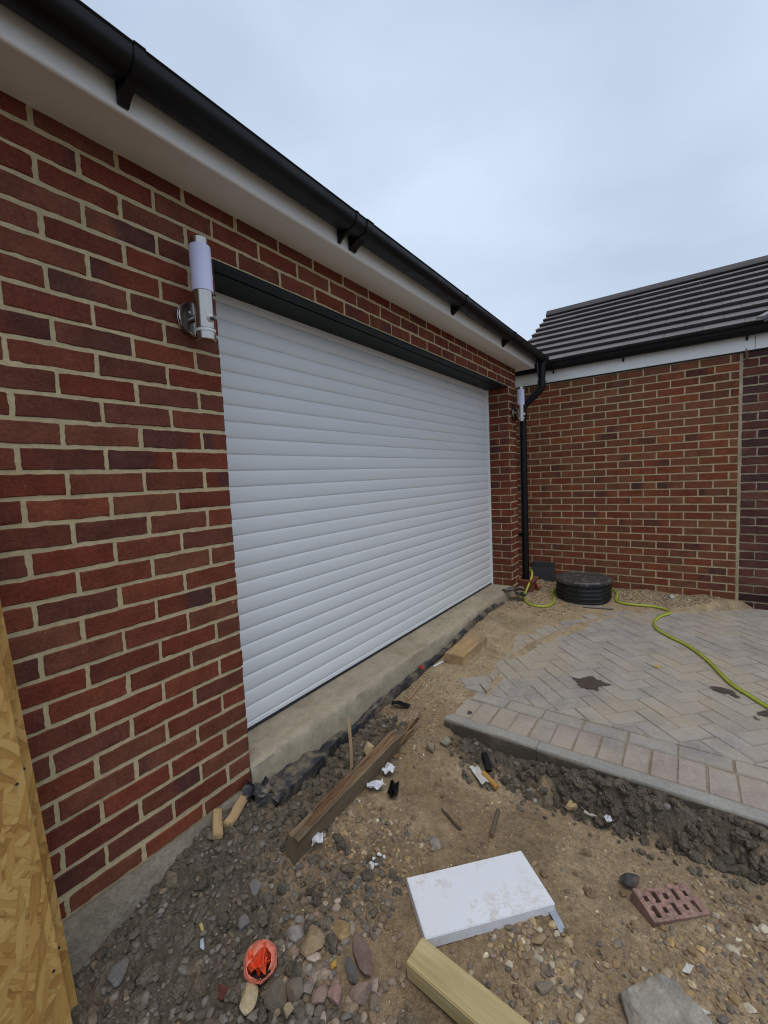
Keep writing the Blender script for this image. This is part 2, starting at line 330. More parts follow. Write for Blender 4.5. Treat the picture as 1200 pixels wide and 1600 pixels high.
# ------------------------------------------------------------------ brickwork
PAL = np.array([(.178, .049, .029), (.162, .052, .032), (.190, .054, .030), (.150, .053, .034), (.174, .063, .037), (.154, .044, .028), (.132, .046, .031), (.170, .043, .026), (.158, .047, .029), (.164, .057, .035), (.172, .060, .036), (.182, .048, .028)])
PURPLE = np.array((.080, .038, .034))
def brick_face(mb, O, U, Nn, u0, u1, z0, z1, seed, hi=True, pal=PAL, rough=1.0, dark=.13, skirt=.011):
    """one brick: a rounded, slightly lumpy front face with its sides; O origin, U along the wall, Nn outward"""
    rr = np.random.default_rng(seed)
    inn = 9 if hi else 5; inz = 4 if hi else 3
    if u1-u0 < .13: inn = max(3, inn//2)
    e = .0028*rough
    j = (rr.random(4)-.5)*.003*rough
    us = np.r_[u0, u0+e, np.linspace(u0, u1, inn+2)[1:-1], u1-e, u1]; zs = np.r_[z0, z0+e, np.linspace(z0, z1, inz+2)[1:-1], z1-e, z1]
    us = us.copy(); zs = zs.copy()
    A, B = np.meshgrid(us, zs, indexing='ij'); nu, nz = A.shape
    D = (fbm(A*55+seed*3.1, B*55, seed % 97, 3)-.5)*.0036*rough+(fbm(A*9+seed, B*9, 5, 2)-.5)*.002*rough + (rr.random()-.5)*.0025*rough
    edge = np.zeros_like(A, bool); edge[0] = edge[-1] = True; edge[:, 0] = edge[:, -1] = True
    D[edge] -= e*.95
    w = (fbm(A*105+seed*1.7, B*105+3, 11, 3)-.5)*.0062*rough
    A2 = A.copy(); B2 = B.copy()
    B2[:, 0] += w[:, 0]; B2[:, 1] += w[:, 0]*.8; B2[:, -1] += w[:, -1]; B2[:, -2] += w[:, -1]*.8
    A2[0] += w[0]; A2[1] += w[0]*.8; A2[-1] += w[-1]; A2[-2] += w[-1]*.8
    B2 += j[0] + (A-u0)/(u1-u0)*(j[1]-j[0]); A2 += j[2]
    ring = [(i, 0) for i in range(nu)]+[(nu-1, k) for k in range(1, nz)]+[(i, nz-1) for i in range(nu-2, -1, -1)]+[(0, k) for k in range(nz-2, 0, -1)]
    P = O + A2[..., None]*U + B2[..., None]*np.array([0, 0, 1.0]) + D[..., None]*Nn
    V = P.reshape(-1, 3)
    idx = lambda i, k: i*nz+k
    ii, kk = np.meshgrid(np.arange(nu-1), np.arange(nz-1), indexing='ij')
    F = np.stack([idx(ii, kk), idx(ii+1, kk), idx(ii+1, kk+1), idx(ii, kk+1)], -1).reshape(-1, 4)
    rv = np.array([idx(*p) for p in ring]); back = V[rv]-Nn*skirt
    n0 = len(V); m = len(rv); a = np.arange(m); b = (a+1) % m
    F2 = np.stack([rv[a], n0+a, n0+b, rv[b]], -1)
    base = pal[rr.integers(len(pal))]*(1+(rr.random()-.5)*.22)
    C = np.tile(base, (nu*nz, 1)).reshape(nu, nz, 3)
    if rr.random() < dark:
        t = (A-u0)/(u1-u0); t = t if rr.random() < .5 else 1-t
        cut = rr.random()*.8+.15
        k = sm((cut-t+.25*(fbm(A*20, B*20, seed % 53, 3)-.5))/.3)*(.45+.5*rr.random())
        C = C*(1-k[..., None])+PURPLE*k[..., None]
    C *= (1+(fbm(A*25+seed, B*25, 3, 3)-.5)*.3)[..., None]
    C = np.concatenate([C.reshape(-1, 3), np.tile(base*.9, (m, 1))])
    flip = np.dot(np.cross(U, [0, 0, 1.0]), Nn) < 0
    Fa = np.concatenate([F, F2])
    if flip: Fa = Fa[:, ::-1]
    mb.add(np.concatenate([V, back]), Fa, C, 0)
X = np.array([1.0, 0, 0]); Y = np.array([0, 1.0, 0])
def grid_plane(mb, O, U, Nn, u0, u1, z0, z1, step, amp, mi, seed=0):
    nu = max(2, int((u1-u0)/step)); nz = max(2, int((z1-z0)/step))
    A, B = np.meshgrid(np.linspace(u0, u1, nu), np.linspace(z0, z1, nz), indexing='ij')
    D = (fbm(A*30, B*30, seed, 3)-.5)*amp
    P = O+A[..., None]*U+B[..., None]*np.array([0, 0, 1.0])+D[..., None]*Nn
    ii, kk = np.meshgrid(np.arange(nu-1), np.arange(nz-1), indexing='ij'); idx = lambda i, k: i*nz+k
    F = np.stack([idx(ii, kk), idx(ii+1, kk), idx(ii+1, kk+1), idx(ii, kk+1)], -1).reshape(-1, 4)
    if np.dot(np.cross(U, [0, 0, 1.0]), Nn) < 0: F = F[:, ::-1]
    mb.add(P.reshape(-1, 3), F, (1, 1, 1), mi)

WO, WD = 3.365, .235          # door opening width and depth of its reveal
GX1 = 3.60                    # right-hand corner of the garage
garage = thing('garage', 'red brick garage with a wide white roller door and black gutter', 'garage', (0, 0, -.145))
def local(o):                 # parts are built in world coordinates, then hung on the thing
    return o
GOFF = Vector((0, 0, -.145))
def gpart(mb, name, mats, parent=None, **k):
    o = mb.build(name, mats, **k); o.parent = parent or garage
    if parent is None or parent == garage: o.location = o.location - GOFF
    return o
def garage_wall():
    mb = MB(); O = np.zeros(3); N_ = -Y
    zb = lambda k: (21-k)*.075
    for k in range(-9, 24):
        z1, z0 = zb(k)-(.0062 if k != 23 else .014), zb(k+1)+.0062
        ph = -.1075 if k % 2 == 0 else -.22
        js = [ph+.225*i for i in range(-12, 18)]
        for a, b in zip(js[:-1], js[1:]):
            u0, u1 = a+.0062, b-.0062
            spans = []
            if k <= -6: spans = [(u0, min(u1, GX1))] if u0 < GX1-.04 else []
            else:
                if u0 < -.02: spans.append((u0, min(u1, 0.0)))
                if u1 > WO+.03 and u0 < GX1-.03: spans.append((max(u0, WO), min(u1, GX1)))
            for s0, s1 in spans:
                if k == 23 and s0 > -.3: pass
                brick_face(mb, O, X, N_, s0, s1, z0, z1, abs(hash((k, round(s0*1000), 1))) % 100000, hi=s0 < 1.6)
    # reveals: right jamb faces the camera, left jamb mirrors it
    for k in range(-5, 23):
        z1, z0 = zb(k)-.005, zb(k+1)+.005
        parts = [(.006, .21)] if k % 2 else [(.006, .1025), (.1125, .21)]
        for s0, s1 in parts:
            brick_face(mb, np.array([WO-.001, 0, 0]), Y, -X, s0, s1, z0, z1, 7000+k*9+int(s0*100), hi=False)
            brick_face(mb, np.array([.001, 0, 0]), Y, X, s0, s1, z0, z1, 8000+k*9+int(s0*100), hi=False)
        # end wall of the garage seen past the downpipe
        for s0, s1 in ([(.006, .21), (.22, .43)] if k % 2 else [(.006, .1025), (.1125, .32)]):
            brick_face(mb, np.array([GX1+.001, 0, 0]), Y, X, s0, s1, z0, z1, 9000+k*9+int(s0*100), hi=False)
    # mortar: struck joints a little behind the brick faces, on a solid core
    my = .0028
    for a, b, c, d in ((-2.6, 0-.004, -.225, 2.26), (WO+.004, GX1-.004, -.20, 2.26), (-.004, WO+.004, 1.95, 2.26)):
        grid_plane(mb, np.array([0, my, 0]), X, -Y, a, b, c, d, .02, .0016, 1, 3)
    mb.box(-2.6, -.004, .006, .4, -.225, 2.26, mi=1); mb.box(WO+.004, GX1-.004, .006, .4, -.20, 2.26, mi=1); mb.box(-.0035, WO+.0035, .006, .4, 1.953, 2.255, mi=1)
    # bed of mortar smeared along the damp course
    return gpart(mb, 'brick_wall', [M['brick'], M['mortar']], smooth=True)
garage_wall()

def foundation():
    mb = MB()
    n = 90; xs = np.linspace(-2.6, .0, n); V = []
    prof = [(-.02, -.215), (-.03, -.235), (-.035, -.30), (-.05, -.42), (-.08, -.6)]
    for x in xs:
        for i, (y, z) in enumerate(prof):
            V.append((x, y+(fbm(np.array([x*9]), np.array([z*9]), 4)[0]-.5)*.03, z+(fbm(np.array([x*7.0]), np.array([i*3.0]), 8)[0]-.5)*.03*(1 if i < 2 else .2)))
    m = len(prof)
    F = [(i*m+k+1, (i+1)*m+k+1, (i+1)*m+k, i*m+k) for i in range(n-1) for k in range(m-1)]
    mb.add(V, F); mb.box(-2.6, 0, -.018, .4, -.6, -.224)
    gpart(mb, 'concrete_foundation', M['foundation'], smooth=True)
    mb = MB(); xs = np.linspace(.004, WO+.06, 260)
    prof = [(.25, -.148), (.1, -.146), (.04, -.147), (.016, -.150), (.004, -.160), (-.002, -.18), (-.004, -.22), (-.006, -.30), (-.01, -.6), (.25, -.6)]
    V = []
    for x in xs:
        for i, (y, z) in enumerate(prof):
            a = np.array([x*3.0]); nn = (fbm(a, np.array([i*.4]), 21, 4)[0]-.5)
            n2 = (fbm(a*6, np.array([i*1.1]), 22, 3)[0]-.5)
            wv = 0 if i in (0, 8, 9) else 1
            V.append((x, y+wv*(nn*.022+n2*.012), z+(n2*.006 if 0 < i < 5 else 0)))
    m = len(prof)
    F = [(i*m+k, (i+1)*m+k, (i+1)*m+k+1, i*m+k+1) for i in range(len(xs)-1) for k in range(m-1)]
    F += [tuple(range(m)), tuple(reversed(range((len(xs)-1)*m, len(xs)*m)))]
    mb.add(V, F)
    gpart(mb, 'concrete_threshold', M['concrete'], smooth=True)
foundation()

def door():
    mb = MB(); P = .0772; z0 = -.105; prof = []
    yb = WD
    for i in range(28):
        a = z0+i*P
        prof += [(yb+.004, a), (yb+.0005, a+.0016)]
        for t in (.06, .15, .3, .45, .6, .75, .88, .97):
            prof.append((yb-.0052*(1-abs(2*t-1)**2.6)-.0005, a+.0016+t*(P-.003)))
    prof += [(yb+.03, z0+28*P), (yb+.03, z0)]
    mb.sweep(prof, np.linspace(.004, WO-.012, 40))
    d = gpart(mb, 'roller_door', M['door'], smooth=True)
    d.data.set_sharp_from_angle(angle=R(50))
    b = MB(); b.box(.004, WO-.012, yb-.010, yb+.02, -.128, -.107)
    b.build('bottom_bar', M['door'], parent=d, bevel=.003)
    b = MB(); b.box(.002, WO-.01, yb-.006, yb+.016, -.148, -.129); b.build('rubber_seal', M['rubber'], parent=d)
    for x0, x1 in ((WO-.0115, WO-.002), (-.03, .003)):
        b = MB(); b.box(x0, x1, yb-.022, yb+.03, -.147, 1.945); b.build('guide_rail', M['pvc'], parent=d, bevel=.002)
    mb = MB()
    mb.box(.0, WO-.002, .008, .066, 1.9395, 1.951); mb.box(.0, WO-.002, .0675, .074, 1.944, 1.951); mb.box(.0, WO-.002, .0755, .26, 1.9385, 1.951)
    gpart(mb, 'lintel', M['lintel'], bevel=.0015)
door()

def eaves():
    ys, zs = -.185, 2.154
    gx0, gx1 = -2.6, 3.655
    mb = MB(); xs = np.linspace(gx0, gx1, 24)
    mb.sweep([(.02, zs), (.02, zs+.01), (ys+.016, zs+.01), (ys+.016, zs)], xs)
    gpart(mb, 'soffit', M['pvc'])
    mb = MB()
    mb.sweep([(ys+.0155, zs-.007)]+[(ys+.011-.011*math.sin(a), zs+.004-.011*math.cos(a)) for a in np.linspace(0, math.pi/2, 6)]+[(ys, zs+.165), (ys+.0155, zs+.165)], xs)
    mb.box(gx1, gx1+.012, ys+.001, .02, zs-.005, zs+.16)
    gpart(mb, 'fascia', M['pvc'], smooth=True)
    # gutter: deep half-round hung on the fascia
    def gprof(off=0.0):
        cy, cz, r = ys-.062, 2.248, .0555+off
        out = [(cy-r-.002, cz+.010), (cy-r-.005, cz+.006), (cy-r, cz+.001)]
        out += [(cy-r*np.sign(math.cos(a))*abs(math.cos(a))**.72, cz-r*.90*math.sin(a)**.72) for a in np.linspace(.06, math.pi-.06, 14)]
        out += [(cy+r, cz+.012)]
        inn = [(cy+(r-.003)*1.0, cz+.012)]+[(cy+(r-.003)*np.sign(math.cos(a))*abs(math.cos(a))**.72, cz-(r-.003)*.90*math.sin(a)**.72) for a in np.linspace(.06, math.pi-.06, 14)]+[(cy-r+.003, cz+.012)]
        return out+inn
    mb = MB(); mb.sweep(gprof(), [gx0, -1, .5, 2, 3.79])
    mb.add([(3.79, y, z) for y, z in gprof()[:18]], [tuple(range(18))])
    g = gpart(mb, 'gutter', M['black'], smooth=True)
    # bracket: a clip round the gutter with a tapering leg down the fascia
    for bx, w in ((-.392, .03), (.545, .014), (.640, .045), (1.72, .03), (2.70, .03)):
        b = MB(); b.sweep(gprof(.004), [bx-w/2, bx+w/2])
        b.add([(bx+dx, y, z) for dx in (-w/2, w/2) for y, z in ((ys-.002, 2.255), (ys-.002, 2.160), (ys-.010, 2.160), (ys-.022, 2.172), (ys-.075, 2.200))],
              [(0, 1, 2, 3, 4), (9, 8, 7, 6, 5)]+[(i, i+5, (i+1) % 5+5, (i+1) % 5) for i in range(5)])
        b.build('gutter_bracket', M['black'], parent=g, smooth=True)
    b = MB(); b.sweep(gprof(.006), [3.62, 3.75])
    b.tube([(3.695, ys-.062, 2.20), (3.695, ys-.062, 2.10)], .043, 20)
    b.build('gutter_outlet', M['black'], parent=g, smooth=True)
    b = MB(); b.box(.165, .240, ys-.0035, ys-.001, 2.236, 2.250); b.build('maker_label', M['sensor'], parent=g)
    # downpipe
    py = -.058; px = 3.640; gy = ys-.062
    def ease(p, q, n=7): return [tuple(np.array(p)+(np.array(q)-np.array(p))*t) for t in np.linspace(0, 1, n)]
    pts = ease((3.695, gy, 2.17), (3.695, gy, 1.97), 4)+[(3.693, gy+.008, 1.935), (3.688, gy+.03, 1.905)]+ease((3.678, gy+.07, 1.87), (3.660, py-.045, 1.80), 4)+[(3.650, py-.018, 1.77), (3.643, py-.003, 1.735)]+ease((px, py, 1.70), (px, py, -.16), 6)
    mb = MB(); mb.tube(pts, .037, 20)
    dp = gpart(mb, 'downpipe', M['black'], smooth=True)
    for a, b_ in (((3.695, gy, 2.10), (3.695, gy, 2.06)), ((3.695, gy, 2.01), (3.695, gy, 1.95)), ((px, py, 1.74), (px, py, 1.65))):
        b = MB(); b.tube([a, b_], .042, 20); b.build('pipe_socket', M['black'], parent=dp, smooth=True)
    for z in (1.62, .36):
        b = MB(); b.tube([(px, py, z), (px, py, z+.03)], .0415, 20); b.box(px-.062, px+.05, -.03, -.004, z, z+.03); b.build('pipe_clip', M['black'], parent=dp, smooth=True)
    # roof of interlocking tiles behind the gutter
    mb = MB(); sl = R(35); rr = np.random.default_rng(3)
    for c in range(11):
        d0, d1 = c*.25, c*.25+.29
        for i in range(22):
            x0 = gx0+i*.29; x1 = x0+.287
            p = lambda x, d, h: (x, -.245+d*math.cos(sl)-h*math.sin(sl), 2.268+d*math.sin(sl)+h*math.cos(sl))
            h0 = .03+rr.random()*.003; col = np.array((.045, .038, .037))*(1+(rr.random()-.5)*.2)
            x1 = min(x1, 3.70)
            mb.add([p(x0, d0, 0), p(x1, d0, 0), p(x1, d1, -.028), p(x0, d1, -.028), p(x0, d0, h0), p(x1, d0, h0), p(x1, d1, .002), p(x0, d1, .002)],
                   [(0, 3, 2, 1), (4, 5, 6, 7), (0, 1, 5, 4), (2, 3, 7, 6), (0, 4, 7, 3), (1, 2, 6, 5)], col)
    gpart(mb, 'tiled_roof', M['tile'])
eaves()

# ------------------------------------------------------------------ bungalow on the right
LX = 4.005
bung = thing('bungalow', 'red brick bungalow side wall with dark tiled roof beyond the paving', 'house', (LX, -1.5, -.27))
BOFF = Vector((LX, -1.5, -.27))
def bpart(mb, name, mats, parent=None, **k):
    o = mb.build(name, mats, **k); o.parent = parent or bung
    if parent is None: o.location = o.location-BOFF
    return o
def bungalow():
    mb = MB(); O = np.array([LX, 0, 0]); N_ = -X
    YJ = 1.885                                       # movement joint, measured along -y
    for k in range(-16, 19):
        zc = .7909-k*.075; z0, z1 = zc-.0315, zc+.0315
        ph = .022 if k % 2 == 0 else .1345
        js = [ph+.225*i for i in range(-4, 10)]
        for a, b in zip(js[:-1], js[1:]):
            s0, s1 = a+.006, min(b-.006, YJ)
            if s1-s0 < .04: continue
            brick_face(mb, O, -Y, N_, s0, s1, z0, z1, 20000+(k+20)*300+int(a*100), hi=False, rough=.8, pal=PAL*np.array((1.14, 1.28, 1.12)))
    grid_plane(mb, np.array([LX+.0035, 0, 0]), -Y, -X, -.9, YJ+.03, -.7, 2.06, .03, .0016, 1, 5)
    mb.box(LX+.006, LX+.25, -YJ-.028, .9, -.7, 2.06, mi=1)
    # flush mortar in the movement joint
    V = []
    zs = np.linspace(-.4, 2.05, 70); rr = np.random.default_rng(4)
    for z in zs: V += [(LX+.006, -YJ+.004, z), (LX+.001+rr.random()*.002, -YJ-.004+rr.random()*.003, z), (LX+.001+rr.random()*.002, -YJ-.018-rr.random()*.005, z), (LX+.006, -YJ-.03, z)]
    mb.add(V, [(i*4+k, i*4+k+1, (i+1)*4+k+1, (i+1)*4+k) for i in range(len(zs)-1) for k in range(3)], (1, 1, 1), 2)
    bpart(mb, 'brick_wall', [M['brick'], M['mortar'], M['mortar_old']], smooth=True)
    # older brickwork beyond the joint
    mb = MB(); old = np.array([(.115, .044, .036), (.095, .042, .036), (.13, .048, .036), (.08, .04, .037), (.14, .06, .044)])
    for k in range(-1, 33):
        z1 = 2.045-k*.0785; z0 = z1-.065
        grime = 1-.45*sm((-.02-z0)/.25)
        js = [1.908, 2.02]+[2.02+.226*i for i in range(1, 8)] if k % 2 else [1.908]+[2.142+.226*i for i in range(0, 8)]
        for a, b in zip(js[:-1], js[1:]):
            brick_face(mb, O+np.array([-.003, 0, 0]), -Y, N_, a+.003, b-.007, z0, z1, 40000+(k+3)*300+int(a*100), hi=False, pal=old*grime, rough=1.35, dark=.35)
    grid_plane(mb, np.array([LX+.004, 0, 0]), -Y, -X, 1.913, 3.6, -.7, 2.06, .03, .004, 1, 6)
    mb.box(LX+.0085, LX+.25, -3.6, -1.9135, -.7, 2.06, mi=1)
    o = bpart(mb, 'old_brick_wall', [M['brick'], M['mortar_old']], smooth=True)
    tag(o, 'older, darker and rougher brickwork past the vertical joint')
    # fascia, gutter
    fx = LX-.022
    for y0, y1 in ((.5, -1.985), (-1.988, -3.6)):
        b = MB(); b.box(fx, LX+.02, y1, y0, 2.041, 2.20); bpart(b, 'fascia', M['pvc'], bevel=.003)
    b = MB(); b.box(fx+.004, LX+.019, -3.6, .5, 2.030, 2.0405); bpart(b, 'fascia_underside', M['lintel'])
    def gprof(off=0.0):
        cx, cz, r = fx-.058, 2.205, .053+off
        out = [(cx-r-.004, cz+.014), (cx-r, cz+.004)]+[(cx-r*math.cos(a), cz-r*1.0*math.sin(a)) for a in np.linspace(.12, math.pi-.12, 12)]+[(cx+r, cz+.01)]
        inn = [(cx+r-.003, cz+.01)]+[(cx+(r-.003)*math.cos(a), cz-(r-.003)*math.sin(a)) for a in np.linspace(.12, math.pi-.12, 12)]+[(cx-r+.003, cz+.012)]
        return out+inn
    def sweepy(mb_, prof, ysv):
        n = len(prof); V = [(a, y, b_) for y in ysv for a, b_ in prof]
        F = [(i*n+k, (i+1)*n+k, (i+1)*n+(k+1) % n, i*n+(k+1) % n) for i in range(len(ysv)-1) for k in range(n)]
        F += [tuple(range(n)), tuple(reversed(range((len(ysv)-1)*n, len(ysv)*n)))]
        mb_.add(V, F)
    b = MB(); sweepy(b, gprof(), [.5, -.5, -1.5, -3.6]); g = bpart(b, 'gutter', M['black'], smooth=True)
    for by in (-.30, -.975, -1.93, -2.9):
        b = MB(); sweepy(b, gprof(.004), [by+.012, by-.012]); b.box(fx-.012, fx-.002, by-.008, by+.008, 2.125, 2.21)
        o = b.build('gutter_bracket', M['black'], smooth=True); o.parent = g
    # cut cable entry with a bulb holder hanging under the joint of the fascia
    b = MB(); b.tube([(LX-.022, -1.93, 2.035), (LX-.03, -1.932, 2.0), (LX-.028, -1.934, 1.965)], [.012, .015, .013], 10); b.tube([(LX-.03, -1.925, 2.06), (LX-.035, -1.93, 2.0)], .003, 6)
    bpart(b, 'cable_stub', M['plank_break'], smooth=True)
    # tiled roof: every course is a row of thick flat tiles whose lower edge steps proud of the one below
    sl = R(32); ex, ez = 3.905, 2.222; rr = np.random.default_rng(11)
    mb = MB(); gauge = .2165; yv = .17
    p = lambda y, d, h: (ex+d*math.cos(sl)-h*math.sin(sl), y, ez+d*math.sin(sl)+h*math.cos(sl))
    for c in range(9):
        d0, d1 = c*gauge, c*gauge+gauge+.05; n = 14
        off = 0 if c % 2 == 0 else .15
        y = yv
        while y > -3.7:
            w = .298 if y < yv else .298-off*.9
            y0, y1 = y, y-w+.003; y -= w
            col = np.array((.148, .127, .121))*(1+(rr.random()-.5)*.2); e = (rr.random()-.5)*.004; h0 = .046+rr.random()*.004
            top = [p(y0, d0+e, h0), p(y1, d0+e, h0), p(y1, d1, .004), p(y0, d1, .004)]
            bot = [p(y0, d0+e+.03, .0), p(y1, d0+e+.03, .0), p(y1, d1, -.028), p(y0, d1, -.028)]
            mb.add(bot+top, [(0, 1, 2, 3), (4, 7, 6, 5), (0, 4, 5, 1), (2, 6, 7, 3), (0, 3, 7, 4), (1, 5, 6, 2)], col)
            if rr.random() < .06:
                q = p(y0-.1*rr.random(), d0+.006, h0); mb.box(q[0]-.004, q[0]+.004, q[1]-.01, q[1]+.01, q[2]-.001, q[2]+.004, (.3, .29, .27))
    roof = bpart(mb, 'tiled_roof', M['tile'])
    b = MB(); D = 9*gauge
    yy = yv
    while yy > -3.7:
        pts = []
        y1 = yy-.447
        a0 = p(yy, D-.03, .045); a1 = p(yy, D+.06, .085); 
        prof = [(a0[0], a0[2]), (a0[0]+.02, a0[2]+.035), (a1[0], a1[2]), (a1[0]+.09, a0[2]+.02), (a1[0]+.07, a0[2]-.02), (a0[0]+.03, a0[2]-.015)]
        V = [(x, y, z) for y in (yy, y1-.012) for x, z in prof]; n = 6
        b.add(V, [(0, 1, 2, 3, 4, 5)[::-1], (6, 7, 8, 9, 10, 11)]+[(k, (k+1) % n, n+(k+1) % n, n+k) for k in range(n)], np.array((.055, .047, .048))*(1+(rr.random()-.5)*.15))
        yy = y1
    bpart(b, 'ridge_tiles', M['tile'], bevel=.006)
    # body under the roof so that it reads as solid
    b = MB(); V = [(ex+.05, yv-.02, ez-.03), (ex+D*math.cos(sl), yv-.02, ez+D*math.sin(sl)-.04), (2*(ex+D*math.cos(sl))-ex, yv-.02, ez-.03)]
    V += [(x, -3.6, z) for x, y, z in V]; b.add(V, [(0, 2, 1), (3, 4, 5), (0, 1, 4, 3), (1, 2, 5, 4), (0, 3, 5, 2)], (.06, .055, .055)); bpart(b, 'roof_body', M['lintel'])
    # valley where a second roof slope meets this one at the right
    b = MB(); y0 = -1.975; q = np.array
    up = q([math.cos(sl), -math.cos(sl), math.sin(sl)]); up = up/np.linalg.norm(up)
    s0 = q(p(y0, -.02, .045)); side = q([0, -1.0, 0])
    nn = q([-math.sin(sl), 0, math.cos(sl)])
    V = [s0, s0+side*.05, s0+up*2.2+side*.05, s0+up*2.2]; V += [v+nn*.035 for v in V]
    b.add(V, [(0, 1, 2, 3), (7, 6, 5, 4), (0, 4, 5, 1), (1, 5, 6, 2), (2, 6, 7, 3), (3, 7, 4, 0)], (.30, .31, .30))
    bpart(b, 'valley_trim', M['stone'], bevel=.004)
    b = MB(); gn = q([0, .0, 1.0])
    for c in range(9):
        d0 = c*.23; w0 = .05
        a0 = s0+up*d0*1.36+side*.052; col = q((.085, .09, .095))
        f = q([math.cos(sl), 0, 0])
        V = [a0+q([-.03, 0, -.03]), a0+side*1.7+q([-.03, 0, .55-.03]), a0+side*1.7+q([.0, 0, .60])+up*.1, a0+up*.36]
        V2 = [v+q([-.01, 0, .03]) for v in V]
        b.add(V+V2, [(0, 3, 2, 1), (4, 5, 6, 7), (0, 1, 5, 4), (1, 2, 6, 5), (2, 3, 7, 6), (3, 0, 4, 7)], col)
    bpart(b, 'side_roof', M['tile'])
bungalow()

# ------------------------------------------------------------------ wall lights
def wall_light(x, label, rotz):
    t = thing('wall_light', label, 'wall light', (x, 0, 1.684), (0, 0, rotz), 'stainless steel wall lights beside the roller door')
    def lp(prof, name, m, cx=0, cy=-.088, par=t):
        b = MB(); b.lathe(prof, 40, centre=(cx, cy, 0)); return b.build(name, m, parent=par, smooth=True)
    r = .034
    b = MB()
    n = 40
    prof = [(0, .0), (.056, .0), (.060, -.003), (.060, -.009), (.056, -.011), (.060, -.013), (.060, -.020), (.057, -.023), (0, -.023)]
    V = [(rr_*math.cos(2*math.pi*k/n), d-.001, .0+rr_*math.sin(2*math.pi*k/n)) for rr_, d in prof for k in range(n)]
    b.add(V, [(i*n+k, (i+1)*n+k, (i+1)*n+(k+1) % n, i*n+(k+1) % n) for i in range(len(prof)-1) for k in range(n)])
    b.build('back_plate', M['steel'], parent=t, smooth=True)
    b = MB(); b.tube([(-.018, -.024, .018), (-.018, -.027, .018)], .005, 10); b.build('screw', M['sensor'], parent=t, smooth=True)
    b = MB(); b.tube([(0, -.02, 0), (0, -.06, 0)], .012, 16); b.build('arm', M['steel'], parent=t, smooth=True)
    body = lp([(0, -.095), (r-.003, -.095), (r, -.092), (r, -.068), (r-.002, -.067), (r-.002, -.055), (r, -.054), (r, .075), (0, .075)], 'lamp_body', M['steel'])
    lp([(r-.0012, -.066), (r+.0006, -.065), (r+.0006, -.056), (r-.0012, -.055)], 'base_ring', M['sensor'], par=body)
    b = MB()
    for k in range(3):
        pass
    s = MB(); n = 16; pr = [(.0001, -.015), (.007, -.0135), (.0125, -.008), (.0145, -.001), (.0145, .012)]
    V = [(pp*math.cos(2*math.pi*k/n), d-.088-r+.002, -.022+pp*math.sin(2*math.pi*k/n)) for pp, d in pr for k in range(n)]
    s.add(V, [(i*n+k, i*n+(k+1) % n, (i+1)*n+(k+1) % n, (i+1)*n+k) for i in range(len(pr)-1) for k in range(n)])
    sn = s.build('motion_sensor', M['sensor'], parent=t, smooth=True)
    s = MB()
    V = [(pp*math.cos(2*math.pi*k/n), d-.088-r+.0005, -.0245+pp*math.sin(2*math.pi*k/n)*.8) for pp, d in ((.0001, -.0150), (.0065, -.0135), (.0105, -.0105)) for k in range(n)]
    s.add(V, [(i*n+k, i*n+(k+1) % n, (i+1)*n+(k+1) % n, (i+1)*n+k) for i in range(2) for k in range(n)])
    s.build('sensor_window', M['lens'], parent=sn, smooth=True)
    lp([(r+.0005, .0755), (r+.0025, .077), (r+.0025, .233), (r-.002, .236), (0, .236)], 'diffuser', M['diffuser'])
    lp([(.0, .262), (r-.008, .262), (r-.004, .259), (r-.004, .2365), (0, .2365)], 'top_cap', M['steel'])
wall_light(-.114, 'steel tube wall light with frosted top, nearer one, left of the roller door', 0)
wall_light(3.490, 'smaller looking far steel wall light beside the black downpipe, right of the roller door', 0)

# ------------------------------------------------------------------ ground
GP = np.array([
(-1.2,0,-.40),(-.68,0,-.345),(-.5,0,-.305),(-.27,0,-.25),(-.15,0,-.225),(0,0,-.25),(.35,0,-.33),(.7,0,-.345),(1.05,0,-.325),(1.36,0,-.30),(1.74,0,-.285),(2.1,0,-.25),(2.65,0,-.225),(3.1,0,-.25),(3.6,0,-.24),(4,0,-.24),
(4,-.45,-.27),(4,-.9,-.26),(4,-1.4,-.255),(3.95,-1.9,-.265),(3.4,-.5,-.278),(3.0,-.4,-.272),(2.4,-.25,-.268),(1.9,-.25,-.27),(1.5,-.25,-.278),(1.2,-.25,-.285),
(1.0,-.3,-.29),(.93,-.45,-.325),(.75,-.4,-.335),(.75,-.15,-.32),(.4,-.2,-.335),(.5,-.4,-.36),(.1,-.25,-.33),(-.1,-.35,-.355),(-.3,-.3,-.35),(-.6,-.25,-.38),(-1,-.5,-.42),(-.5,-.6,-.38),(-.2,-.6,-.36),(.1,-.6,-.355),(.4,-.7,-.36),(.65,-.65,-.39),(.65,-.9,-.41),(.6,-1.15,-.405),(.55,-1.4,-.385),(.5,-1.75,-.38),(.3,-1.2,-.36),(0,-1,-.36),(-.3,-1,-.38),(.1,-1.45,-.36),(-.5,-1.5,-.4),(.6,-2.3,-.4),(-.2,-2.3,-.4),(-1.3,-1.2,-.42)])
def tps(P):
    n = len(P); d = np.hypot(P[:, None, 0]-P[None, :, 0], P[:, None, 1]-P[None, :, 1])
    K = np.where(d > 0, d*d*np.log(d+1e-12), 0)+np.eye(n)*.002
    A = np.zeros((n+3, n+3)); A[:n, :n] = K; A[:n, n] = 1; A[:n, n+1:] = P[:, :2]; A[n, :n] = 1; A[n+1:, :n] = P[:, :2].T
    return np.linalg.solve(A, np.r_[P[:, 2], 0, 0, 0])
TW = tps(GP)
def base_h(x, y):
    n = len(GP); z = TW[n]+TW[n+1]*x+TW[n+2]*y
    for i in range(n):
        d2 = (x-GP[i, 0])**2+(y-GP[i, 1])**2
        z = z+TW[i]*.5*d2*np.log(d2+1e-18)
    return z
